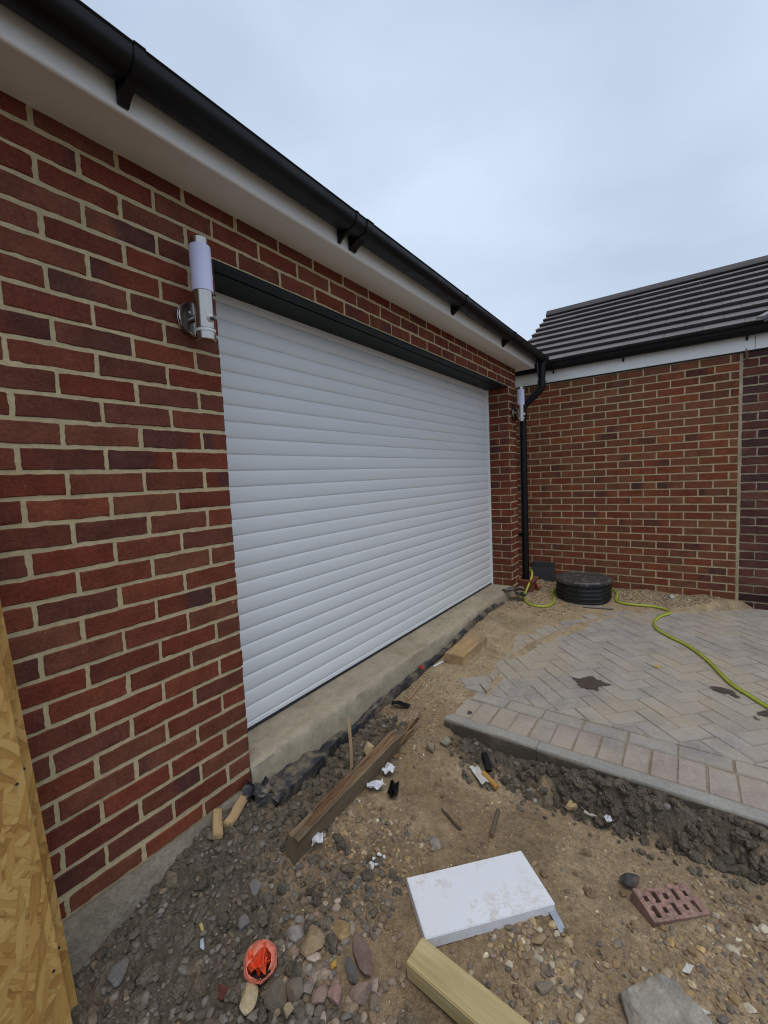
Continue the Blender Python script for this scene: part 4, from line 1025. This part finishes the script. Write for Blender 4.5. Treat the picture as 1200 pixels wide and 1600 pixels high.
def plank():
    # weathered board on its edge, splintered at the far end; built along x from its near end
    L_, H, T = 1.04, .170, .048
    t = thing('plank', 'dark weathered broken plank standing on edge in the rubble', 'plank', (-.085, -.305, -.40), (R(16), R(-1.0), R(2.0)))
    mb = MB(); xs = np.linspace(0, L_, 60); V = []
    r = np.random.default_rng(6)
    for i, x in enumerate(xs):
        k = sm((x-.62)/.38)
        for (y, z) in ((-T/2, 0), (-T/2, H), (-T*.12, H+.004), (T*.15, H-.006), (T/2, H-.004), (T/2, 0)):
            zz = z*(1-.62*k) if z > 0 else z+.03*k
            V.append((x, y*(1-.5*k)+(fbm(np.array([x*9]), np.array([z*30+y*40]), 3)[0]-.5)*.006, zz+(fbm(np.array([x*22]), np.array([y*90.]), 7)[0]-.5)*(.012 if z > .01 else .004)))
    n = 6; F = [(i*n+k, i*n+(k+1) % n, (i+1)*n+(k+1) % n, (i+1)*n+k) for i in range(len(xs)-1) for k in range(n)]
    F += [tuple(reversed(range(n))), tuple(range(len(V)-n, len(V)))]
    F = [f[::-1] for f in F]
    mb.add(V, F); mb.build('board', M['plank'], parent=t)
    for i in range(13):
        b = MB(); x0 = .45+.35*r.random(); y0 = (r.random()-.5)*.03; z0 = .09+.02*r.random()-.05*sm((x0-.62)/.38)
        ln = .2+.28*r.random(); dz = -.02+.05*r.random(); dy = (r.random()-.5)*.05
        pts = [(x0+ln*s, y0+dy*s*s, z0+dz*s-.02*s) for s in np.linspace(0, 1, 6)]
        b.tube(pts, np.array([.004, .007, .006, .005, .0035, .0006])*(.7+.6*r.random()), 5); b.build('splinter', M['plank_break'], parent=t)
    b = MB(); b.tube([(.70, -.02, .05), (.76, -.07, .055), (.84, -.12, .05)], [.012, .009, .001], 5); b.build('splinter', M['plank_break'], parent=t)
    # torn upper edge
    b = MB()
    for i in range(70):
        x0 = L_*.62*r.random(); y0 = (r.random()-.5)*T*.8; ln = .06+.14*r.random()
        b.tube([(x0+ln*s, y0+.004*s, H+.001+.004*math.sin(3*s)-.002*i/60) for s in (0, .35, .7, 1)], [.0015, .0042, .0036, .0008], 5)
    b.build('torn_edge', M['plank_break'], parent=t)
plank()
def stick():
    mb = MB(); r = random.Random(4); pts = [(.42+.045*t+.004*math.sin(5*t), -.20+.035*t, -.36+.255*t) for t in np.linspace(0, 1, 9)]
    mb.tube([(a-.42, b+.2, c+.36) for a, b, c in pts], [.009, .0085, .009, .008, .0085, .0075, .008, .007, .003], 5)
    tag(mb.build('stick', M['stick'], loc=(.42, -.20, -.36)), 'thin raw wood stick standing upright behind the plank', 'stick')
stick()

def white_board():
    A, B, C_, D = [np.array(p) for p in ((.056, -.728), (.395, -1.032), (.261, -1.184), (-.055, -.908))]
    ang = math.atan2((B-A)[1], (B-A)[0]); c = (A+B+C_+D)/4
    lx = .5*(np.linalg.norm(B-A)+np.linalg.norm(C_-D)); ly = .5*(np.linalg.norm(D-A)+np.linalg.norm(C_-B))
    o = rbox('white_board', 'white plastic faced board with brown dirt lying on the ground', 'board', c[0], c[1], -.338, (lx, ly, .036), [M['white_plastic'], M['white_edge']], (R(-.5), R(1.0), ang), .002)
    for p in o.data.polygons:
        if abs(p.normal.z) < .5: p.material_index = 1
    for k in np.linspace(-.4, .4, 6): AVOID.append((c[0]+math.cos(ang)*k*lx, c[1]+math.sin(ang)*k*lx, ly*.45))
    AVOID.append((c[0], c[1], .1))
    # clear strap sticking out from under it
    mb = MB(); n = 9
    V = []
    for i in range(n):
        s = i/(n-1); base = np.array((.262, -1.165))*(1-s)+np.array((.205, -1.222))*s; nx = np.array((.72, -.69))*.011
        z = ground_z(*base)+.012+.004*math.sin(s*4)
        V += [(base[0]-nx[0], base[1]-nx[1], z), (base[0]+nx[0], base[1]+nx[1], z+.002)]
    V = V+[(a, b, c2-.0015) for a, b, c2 in V]; m = 2*n
    F = [(2*i, 2*i+1, 2*i+3, 2*i+2) for i in range(n-1)]+[(m+2*i+2, m+2*i+3, m+2*i+1, m+2*i) for i in range(n-1)]
    F += [(2*i+2, m+2*i+2, m+2*i, 2*i) for i in range(n-1)]+[(2*i+1, m+2*i+1, m+2*i+3, 2*i+3) for i in range(n-1)]
    mb.add(V, F, (.33, .36, .40)); tag(mb.build('plastic_strap', M['litter']), 'grey plastic strip poking out under the right corner of the white board', 'litter')
white_board()

def timber():
    # end at about (-.115,-.89); runs back towards the viewer and out of the picture
    e0 = np.array((-.1135, -.885)); dr = np.array((-.095, -1.0)); dr /= np.linalg.norm(dr)
    Lg = .75; c = e0+dr*Lg/2
    o = rbox('timber_post', 'greenish treated timber post lying with its cut end on the white board', 'timber', c[0], c[1], -.325, (Lg, .085, .052), M['timber'], (R(-2), R(.8), math.atan2(-dr[1], -dr[0])), .003, warp=.001, seed=2)
    for k in np.linspace(-.45, .45, 7): AVOID.append((c[0]+dr[0]*k*Lg, c[1]+dr[1]*k*Lg, .045))
timber()

def perforated_brick():
    # broken wire-cut brick: bed face upwards, two staggered rows of slots cut right through
    A, B, C_, D = [np.array(p) for p in ((.466, -1.376), (.622, -1.528), (.527, -1.582), (.388, -1.448))]
    W_, H_, T_ = .205, .102, .060
    nx, ny = 82, 42
    xs = np.linspace(-W_/2, W_/2, nx+1); ys = np.linspace(-H_/2, H_/2, ny+1)
    hole = np.zeros((nx, ny), bool)
    cx = (xs[:-1]+xs[1:])/2; cy = (ys[:-1]+ys[1:])/2
    CX, CY = np.meshgrid(cx, cy, indexing='ij')
    for i in range(5):
        u = -.078+i*.037
        for row in (0, 1):
            long = (i+row) % 2 == 1
            h2 = .0165 if long else .0085; v = .014 if row == 0 else -.024
            hole |= (np.abs(CX-u-row*.004) < .0078) & (np.abs(CY-v) < h2)
    solid = ~hole
    edge = .046-.009*np.abs(np.sin(CX*45+1.3))*(CX < .07)-.003*np.sin(CX*160)   # broken far edge
    solid &= CY < edge
    mb = MB(); r = np.random.default_rng(8); cache = {}; V = []; F = []; C = []
    P0 = np.array((.27, .165, .135))
    def vid(i, j, top):
        k = (i, j, top)
        if k not in cache:
            x, y = xs[i], ys[j]; n = fbm(np.array([x*120]), np.array([y*120]), 2, 2)[0]-.5
            cache[k] = len(V); V.append((x+n*.0015, y-n*.0015, (T_/2+n*.003) if top else -T_/2)); C.append(P0*(1+n*.9) if top else P0*.7)
        return cache[k]
    for i in range(nx):
        for j in range(ny):
            if not solid[i, j]: continue
            q = [(i, j), (i+1, j), (i+1, j+1), (i, j+1)]
            F.append(tuple(vid(a, b, 1) for a, b in q)); F.append(tuple(vid(a, b, 0) for a, b in q[::-1]))
            for (di, dj), (p, s) in zip(((0, -1), (1, 0), (0, 1), (-1, 0)), ((0, 1), (1, 2), (2, 3), (3, 0))):
                a, b = i+di, j+dj
                if not (0 <= a < nx and 0 <= b < ny) or not solid[a, b]:
                    F.append((vid(*q[p], 0), vid(*q[s], 0), vid(*q[s], 1), vid(*q[p], 1)))
    mb.add(V, F, np.array(C))
    c = (A+B+C_+D)/4; ang = math.atan2((B-A)[1], (B-A)[0])
    o = mb.build('perforated_brick', M['stone'], loc=(c[0]-.004, c[1]+.004, -.379), rot=(R(11), R(6), ang))
    tag(o, 'broken pinkish brick with two rows of holes facing up', 'brick')
    AVOID.append((c[0], c[1], .085)); AVOID.append((c[0]+.05, c[1]-.05, .06)); AVOID.append((c[0]-.05, c[1]+.05, .06))
perforated_brick()

def concrete_lump():
    V, F = ico(5); r = np.random.default_rng(77)
    for n, d in (((.1, .15, 1), .30), ((0, 0, -1), .35), ((1, .15, .1), .60), ((-.9, .45, 0), .58), ((.1, 1, .15), .52), ((-.2, -1, .1), .62), ((.8, .7, .4), .62), ((.6, -.8, .3), .66), ((-.6, .2, .75), .47)):
        n = np.array(n, float); n /= np.linalg.norm(n); V = V-np.maximum(V@n-d, 0)[:, None]*n
    nz = (fbm(V[:, 0]*5+3, V[:, 1]*5+V[:, 2]*4, 4, 5)-.5)+.5*(fbm(V[:, 0]*22, V[:, 1]*22+V[:, 2]*17, 6, 3)-.5)
    V = V*(1+nz[:, None]*.13)
    C = np.array((.29, .268, .225))*(1+1.1*(fbm(V[:, 0]*4, V[:, 1]*4+V[:, 2]*6, 9, 4)-.5))[:, None]
    mb = MB(); mb.add(V*np.array((.155, .145, .13)), F, C)
    o = mb.build('concrete_lump', M['stone'], loc=(.115, -1.485, -.352), rot=(R(16), R(-14), R(-40)))
    tag(o, 'jagged grey lump of broken concrete at the bottom right', 'concrete'); AVOID.append((.095, -1.478, .11))
concrete_lump()

def crumple(mb, c, size, seed, col, flat=.5, n=18, amp=.4):
    """a crushed sheet: a folded grid with thickness"""
    r = np.random.default_rng(seed)
    A, B = np.meshgrid(np.linspace(-1, 1, n), np.linspace(-1, 1, n), indexing='ij')
    z = np.zeros_like(A)
    for _ in range(7):
        d = r.normal(size=2); d /= np.linalg.norm(d); z += np.abs(((A*d[0]+B*d[1])*1.5+r.random()*4) % 2-1)*.35
    z = (z-z.mean())*amp
    rad = 1-.25*fbm(A*2+seed, B*2, seed, 2)
    X_, Y_ = A*rad*size[0]/2, B*rad*size[1]/2; Z_ = z*size[2]+size[2]*.4
    P = np.stack([X_, Y_, Z_], -1).reshape(-1, 3); a = r.random()*6.3
    P = P@rotz(a).T
    Q = P-np.array((0, 0, .0022)); N0 = n*n; ii, kk = np.meshgrid(np.arange(n-1), np.arange(n-1), indexing='ij'); idx = lambda i, k: i*n+k
    F = np.stack([idx(ii, kk), idx(ii+1, kk), idx(ii+1, kk+1), idx(ii, kk+1)], -1).reshape(-1, 4)
    ring = [idx(i, 0) for i in range(n)]+[idx(n-1, k) for k in range(1, n)]+[idx(i, n-1) for i in range(n-2, -1, -1)]+[idx(0, k) for k in range(n-2, 0, -1)]
    m = len(ring); E = np.array([(ring[i], ring[i]+N0, ring[(i+1) % m]+N0, ring[(i+1) % m]) for i in range(m)])
    mb.add(np.concatenate([P, Q])+np.array(c), np.concatenate([F, F[:, ::-1]+N0, E]), col)
def orange_bag():
    # a thin bag crushed into a ball, open towards the top, with its inner folds showing
    t = thing('orange_bag', 'crumpled bright orange plastic bag on the dark stones', 'plastic bag', (-.370, -.510, -.375), (0, 0, 0))
    d = np.array((-.45, -.62, .64)); d /= np.linalg.norm(d)
    V, F = ico(5); w = np.zeros(len(V)); q = np.random.default_rng(3)
    for fr, am in ((4, .05), (8, .035), (15, .02)):
        for _ in range(3):
            a = q.normal(size=3); a /= np.linalg.norm(a); e = q.normal(size=3); e /= np.linalg.norm(e)
            w += am*(np.abs(np.sin(fr*(V@a)+1.5*np.sin(3*(V@e))+q.random()*6))-.6)
    rim = .74+.10*np.sin(5*np.arctan2(V@np.cross(d, (0, 0, 1)), V[:, 2]))+1.2*w
    keep = (V@d) < rim
    P = V*(1+w)[:, None]*np.array((.047, .047, .042))
    Fk = F[keep[F].all(1)]
    used = np.unique(Fk); mp = -np.ones(len(V), int); mp[used] = np.arange(len(used))
    mb = MB(); mb.add(P[used]+np.array((0, 0, .04)), mp[Fk])
    o = mb.build('outer_skin', M['orange_pale'], parent=t, smooth=True)
    so = o.modifiers.new('thickness', 'SOLIDIFY'); so.thickness = .0012; so.offset = -1
    mb = MB()
    for i, (sz, off) in enumerate((((.075, .07, .06), -.004), ((.06, .06, .07), .004), ((.05, .055, .06), .010))):
        c = np.array((0, 0, .026))+d*off; crumple(mb, c, sz, 50+i*3, (1, 1, 1), amp=.75, n=22)
    mb.build('inner_folds', M['orange'], parent=t, smooth=True)
    AVOID.append((-.370, -.510, .045))
orange_bag()

def wood_block():
    rbox('wood_block', 'short pale block of sawn wood lying against the concrete threshold', 'wood block', 1.81, -.176, -.245, (.41, .145, .075), M['block'], (R(2), R(-1.5), R(-2)), .004, warp=.003, seed=5)
    o = bpy.data.objects['wood_block']
    # split along its front top edge
    b = MB(); b.tube([(-.2, -.055, .036), (-.05, -.06, .040), (.09, -.05, .037)], [.002, .010, .002], 5); b.build('splinter', M['stick'], parent=o)
    AVOID.append((1.81, -.176, .1))
wood_block()

def riser():
    cx, cy = 3.70, -.635
    t = thing('inspection_chamber', 'black ribbed round inspection chamber riser with lid standing by the brick wall', 'manhole', (cx, cy, -.30))
    prof = [(.20, 0)]
    z = 0
    for i in range(5):
        z0 = i*.041
        prof += [(.243, z0), (.243, z0+.012), (.264, z0+.016), (.266, z0+.021), (.246, z0+.025), (.241, z0+.040)]
    prof += [(.24, .206), (.1, .206)]
    b = MB(); b.lathe(prof, 72); b.build('ribbed_riser', M['riser'], parent=t, smooth=True)
    b = MB(); b.lathe([(.20, .2065), (.268, .207), (.272, .214), (.272, .232), (.264, .240), (.245, .242), (.242, .238), (.12, .2395), (.0001, .240)], 72)
    lid = b.build('lid', M['lid'], parent=t, smooth=True)
    AVOID.append((cx, cy, .27))
riser()

def hose():
    pts = [(3.70, -.055, -.02), (3.655, -.115, -.03), (3.60, -.135, -.08), (3.53, -.12, -.16), (3.42, -.115, -.225), (3.27, -.15, None), (3.15, -.25, None), (3.145, -.36, None), (3.22, -.41, None), (3.36, -.42, None), (3.52, -.385, None), (3.66, -.335, None), (3.83, -.35, None), (3.955, -.45, None), (3.985, -.62, None),
           (3.945, -.82, None), (3.82, -.93, None), (3.66, -.95, None), (3.60, -1.07, None), (3.617, -1.25, None), (3.58, -1.36, None), (3.49, -1.391, None), (3.335, -1.321, None), (3.149, -1.293, None), (2.99, -1.324, None), (2.858, -1.407, None),
           (2.706, -1.529, None), (2.485, -1.636, None), (2.173, -1.737, None), (2.04, -1.814, None), (1.85, -1.95, None), (1.6, -2.2, None), (1.5, -2.6, None)]
    P = []
    for x, y, z in pts:
        if z is None:
            z = max(ground_z(x, y), -.282 if pave_d(np.array([x]), np.array([y]))[0] > -.1 else -9)+.013
        P.append((x, y, z))
    P = np.array(P); out = []
    for i in range(len(P)-1):
        p0, p1, p2, p3 = P[max(i-1, 0)], P[i], P[i+1], P[min(i+2, len(P)-1)]
        for t in np.linspace(0, 1, 8)[:-1]:
            out.append(.5*((2*p1)+(-p0+p2)*t+(2*p0-5*p1+4*p2-p3)*t*t+(-p0+3*p1-3*p2+p3)*t**3))
    out.append(P[-1]); out = np.array(out)
    mb = MB(); mb.tube(out, .0115, 12)
    o = mb.build('garden_hose', M['hose'], smooth=True); tag(o, 'yellow green garden hose winding from the downpipe over the paving', 'hose')
    s = MB(); s.tube(out+np.array((0, 0, .0052)), .0072, 8); s.build('stripe', M['hose_stripe'], parent=o, smooth=True)
hose()

def hopper():
    # square gully hopper the downpipe drops into
    t = thing('gully_hopper', 'terracotta coloured square gully hopper under the black downpipe', 'drain', (3.64, -.085, -.30))
    b = MB()
    lv = [(.062, 0), (.078, .13), (.098, .17), (.102, .172), (.102, .195), (.096, .195), (.088, .172), (.06, .10)]
    V = [(sx*w, sy*w*.82, z) for w, z in lv for sx, sy in ((-1, -1), (1, -1), (1, 1), (-1, 1))]
    b.add(V, [(r*4+k, r*4+(k+1) % 4, (r+1)*4+(k+1) % 4, (r+1)*4+k) for r in range(len(lv)-1) for k in range(4)])
    h = b.build('hopper', M['pot'], parent=t, bevel=.004)
    b = MB(); b.tube([(.05, -.07, .09), (.075, -.10, .09)], .035, 16); b.build('side_inlet', M['pot'], parent=t, smooth=True)
    b = MB(); b.box(-.075, .075, -.06, .06, .10, .112); b.build('grating', M['black'], parent=t)
hopper()

def leaning_tile():
    t = thing('roof_tile', 'dark grey roof tile leaning against the brick wall behind the hopper', 'roof tile', (3.93, -.16, -.28), (0, R(9), 0))
    b = MB(); b.box(-.011, .011, -.125, .125, 0, .30, (.045, .042, .042)); b.build('tile_body', M['tile'], parent=t, bevel=.004)
    b = MB(); b.box(-.017, -.0105, -.12, .12, .262, .272, (.06, .058, .058)); b.box(-.016, -.0105, -.122, -.112, .01, .255, (.06, .058, .058)); b.box(-.018, -.0105, -.12, .12, .289, .299, (.09, .088, .086)); b.build('ribs', M['tile'], parent=t)
leaning_tile()

def membrane():
    # damp-proof sheet: a ragged strip rising out of the soil along the threshold
    t = thing('damp_proof_sheet', 'torn black plastic sheet running along the foot of the concrete threshold', 'plastic sheet', (1.5, -.04, -.3))
    top = [(-.045, -.055, -.17), (-.02, -.075, -.215), (.03, -.09, -.245), (.12, -.085, -.262), (.22, -.075, -.268), (.33, -.07, -.27), (.40, -.055, -.30), (.47, -.05, -.285), (.57, -.045, -.295), (.68, -.04, -.298), (.80, -.04, -.288), (.93, -.04, -.278), (1.1, -.045, -.27), (1.3, -.05, -.262), (1.5, -.045, -.262), (1.66, -.045, -.262), (1.9, -.03, -.25), (2.05, -.03, -.222), (2.3, -.03, -.20), (2.6, -.03, -.187), (2.85, -.03, -.21), (3.05, -.03, -.235)]
    T = np.array(top); xs = np.linspace(T[0, 0], T[-1, 0], 320)
    ty = np.interp(xs, T[:, 0], T[:, 1]); tz = np.interp(xs, T[:, 0], T[:, 2])
    n = 8; V = []
    for i, x in enumerate(xs):
        a = np.array([x*5.0]); w = fbm(a, a*0+1, 3, 4)[0]-.5; w2 = fbm(a*4, a*0+5, 4, 3)[0]-.5
        wide = .55+.75*sm((.55-x)/.3)
        yo = ty[i]*wide-.012+w2*.016-w*.014; zo = tz[i]+.004+.004*sm((.6-x)/.3)+w*.024+w2*.012; zi = zo+.004+.010*w2
        for k, (fy, fz) in enumerate(((0, 1), (.3, .8), (.6, .35), (.85, .1), (1.0, 0), (1.03, -.25), (1.0, -.6), (.95, -1.0))):
            wob = (fbm(np.array([x*16]), np.array([k*.9]), 6, 3)[0]-.5)
            z = zi*fz+zo*(1-fz) if fz >= 0 else zo+fz*.07
            V.append((x, -.008+(yo+.008)*fy+wob*.012, z+wob*.014))
    m = len(V); V2 = [(a, b+.0015, c-.0025) for a, b, c in V]
    F = [(i*n+k, i*n+k+1, (i+1)*n+k+1, (i+1)*n+k) for i in range(len(xs)-1) for k in range(n-1)]
    F2 = [tuple(m+j for j in f[::-1]) for f in F]
    F3 = [(i*n, (i+1)*n, m+(i+1)*n, m+i*n) for i in range(len(xs)-1)]
    mb = MB(); mb.add(V+V2, F+F2+F3)
    o = mb.build('strip', M['film'], parent=t, smooth=True); o.location = (-1.5, .04, .3)
    mb = MB(); crumple(mb, (0, 0, 0), (.12, .09, .07), 4, (1, 1, 1), amp=.5); crumple(mb, (.05, -.03, -.03), (.13, .06, .05), 9, (1, 1, 1), amp=.5)
    o = mb.build('crumpled_end', M['film'], parent=t); o.location = Vector((-.02-1.5, -.065+.04, -.235+.3))
    mb = MB(); crumple(mb, (0, 0, 0), (.26, .12, .06), 14, (1, 1, 1), amp=.5); crumple(mb, (.03, -.06, -.06), (.12, .10, .06), 19, (1, 1, 1), amp=.6)
    o = mb.build('crumpled_end', M['film'], parent=t); o.location = Vector((3.22-1.5, -.06+.04, -.155+.3))
membrane()

def litter():
    def cr(name, label, cat, x, y, size, seed, col, dz=0, m='litter', amp=.4, group=None):
        mb = MB(); crumple(mb, (0, 0, 0), size, seed, col, amp=amp)
        o = mb.build(name, M[m], loc=(x, y, ground_z(x, y)+.002+dz)); AVOID.append((x, y, max(size[:2])*.35)); return tag(o, label, cat, group)
    W = (.66, .66, .70)
    gl = 'scraps of white litter'
    cr('paper_scrap', 'crumpled white scrap resting against the plank, the higher of two', 'litter', .507, -.363, (.07, .06, .05), 31, W, .012, group=gl)
    cr('paper_scrap', 'crumpled white scrap in front of the plank beside black plastic', 'litter', .387, -.375, (.085, .05, .05), 32, W, .01, group=gl)
    cr('plastic_scrap', 'small crumpled black plastic scrap beside the white scraps', 'litter', .424, -.445, (.10, .05, .045), 33, (.012, .012, .014), .005, 'black')
    cr('paper_scrap', 'small white scrap at the near end of the plank', 'litter', .02, -.365, (.06, .05, .05), 34, W, .02, group=gl)
    cr('paper_scrap', 'white scrap caught on the white stick below the cut bank', 'litter', .826, -1.262, (.045, .035, .04), 35, W, .01, group=gl)
    cr('paper_scrap', 'flattened dirty white scrap below the corner of the paving edge', 'litter', .785, -.70, (.14, .05, .03), 36, (.52, .5, .46), .004, group=gl)
    mb = MB(); r = np.random.default_rng(12)
    for i in range(9): 
        V, F = SHAPES[2][i % 8]; mb.add(V*.009*(.6+.6*r.random())+np.array(((r.random()-.5)*.06, (r.random()-.5)*.035, .004)), F, (.62, .62, .6))
    tag(mb.build('foam_crumbs', M['litter'], loc=(.091, -.599, ground_z(.091, -.599)+.006)), 'broken crumbs of white foam above the white board', 'litter')
    cr('red_scrap', 'bright red plastic scrap behind the black sheet by the threshold', 'litter', 1.385, -.035, (.05, .03, .03), 38, (.55, .02, .03), .035)
    cr('plastic_scrap', 'black plastic scrap lying beyond the far end of the plank', 'litter', .965, -.135, (.13, .045, .04), 39, (.014, .014, .016), .006, 'black')
    # white stick, yellow and black tubes
    def bar(name, label, cat, p, q, rad, col, m='litter'):
        p = np.array(p, float); q = np.array(q, float)
        zs = [ground_z(*p)+rad*1.1, ground_z(*q)+rad*1.1]
        mb = MB(); mid = (p+q)/2; d = (q-p)/2
        mb.tube([(-d[0], -d[1], zs[0]), (-.3*d[0]+.001, -.3*d[1], (zs[0]*2+zs[1])/3), (.4*d[0], .4*d[1]+.001, (zs[0]+zs[1]*2)/3), (d[0], d[1], zs[1])], rad, 8, col)
        tag(mb.build(name, M[m], loc=(mid[0], mid[1], 0), smooth=True), label, cat)
    bar('white_stick', 'short white stick on the sand below the cut bank', 'stick', (.835, -1.165), (.828, -1.25), .007, (.50, .45, .36))
    bar('pipe_stub', 'short ochre yellow pipe stub below the paving edge', 'pipe', (.805, -.715), (.765, -.80), .013, (.42, .22, .05))
    bar('black_tube', 'black tube stub leaning in the soil by the ochre pipe stub', 'pipe', (.885, -.69), (.83, -.735), .016, (.015, .016, .024), 'black')
    bar('twig', 'dark twig on the sand above the white board', 'twig', (.455, -.675), (.395, -.79), .006, (.10, .075, .05))
    bar('twig', 'thicker brown twig right above the far corner of the white board', 'twig', (.62, -.86), (.44, -.90), .009, (.13, .095, .06))
    bar('twig', 'broken wood strip behind the black sheet beyond the plank', 'twig', (1.05, -.13), (1.28, -.10), .008, (.33, .20, .10), )
    bar('cable_offcut', 'white cable offcut at the near end of the wood block', 'cable', (1.50, -.06), (1.60, -.085), .007, (.6, .6, .6))
    bar('grey_stick', 'dirty grey stick lying in front of the inspection chamber', 'stick', (3.36, -.70), (3.42, -.95), .012, (.24, .21, .18))
    def chip(name, label, cat, x, y, dims, col, ang, seed, dz=0):
        V, F = stone_shape(3, seed, .9); mb = MB(); mb.add(V*np.array(dims)/2, F, col)
        tag(mb.build(name, M['litter'], loc=(x, y, ground_z(x, y)+dims[2]*.35+dz), rot=(.2, -.3, ang)), label, cat); AVOID.append((x, y, max(dims)*.4))
    chip('foam_wedge', 'cream triangular foam wedge behind the plank', 'foam', .56, -.20, (.09, .06, .055), (.46, .37, .20), R(30), 501, .015)
    rbox('wood_offcut', 'splintered yellow wood offcut against the foot of the brick wall', 'wood', -.205, -.055, ground_z(-.205, -.055)+.016, (.10, .032, .024), M['block'], (.3, -.35, R(58)), .003, warp=.005, seed=31)
    rbox('wood_offcut', 'curved yellow wood offcut nearest to the black plastic by the wall corner', 'wood', -.12, -.055, ground_z(-.12, -.055)+.02, (.13, .034, .026), M['block'], (.4, -.2, R(22)), .004, warp=.006, seed=32, sub=3)
    chip('yellow_shard', 'thin yellow shard in the dark stones below the wall', 'wood', -.40, -.25, (.045, .012, .012), (.46, .36, .14), R(75), 504, .004)
    chip('glass_shard', 'pale blue grey shard in the dark stones left of the orange bag', 'stone', -.425, -.295, (.04, .018, .016), (.42, .46, .5), R(60), 505, .004)
litter()
scatter()
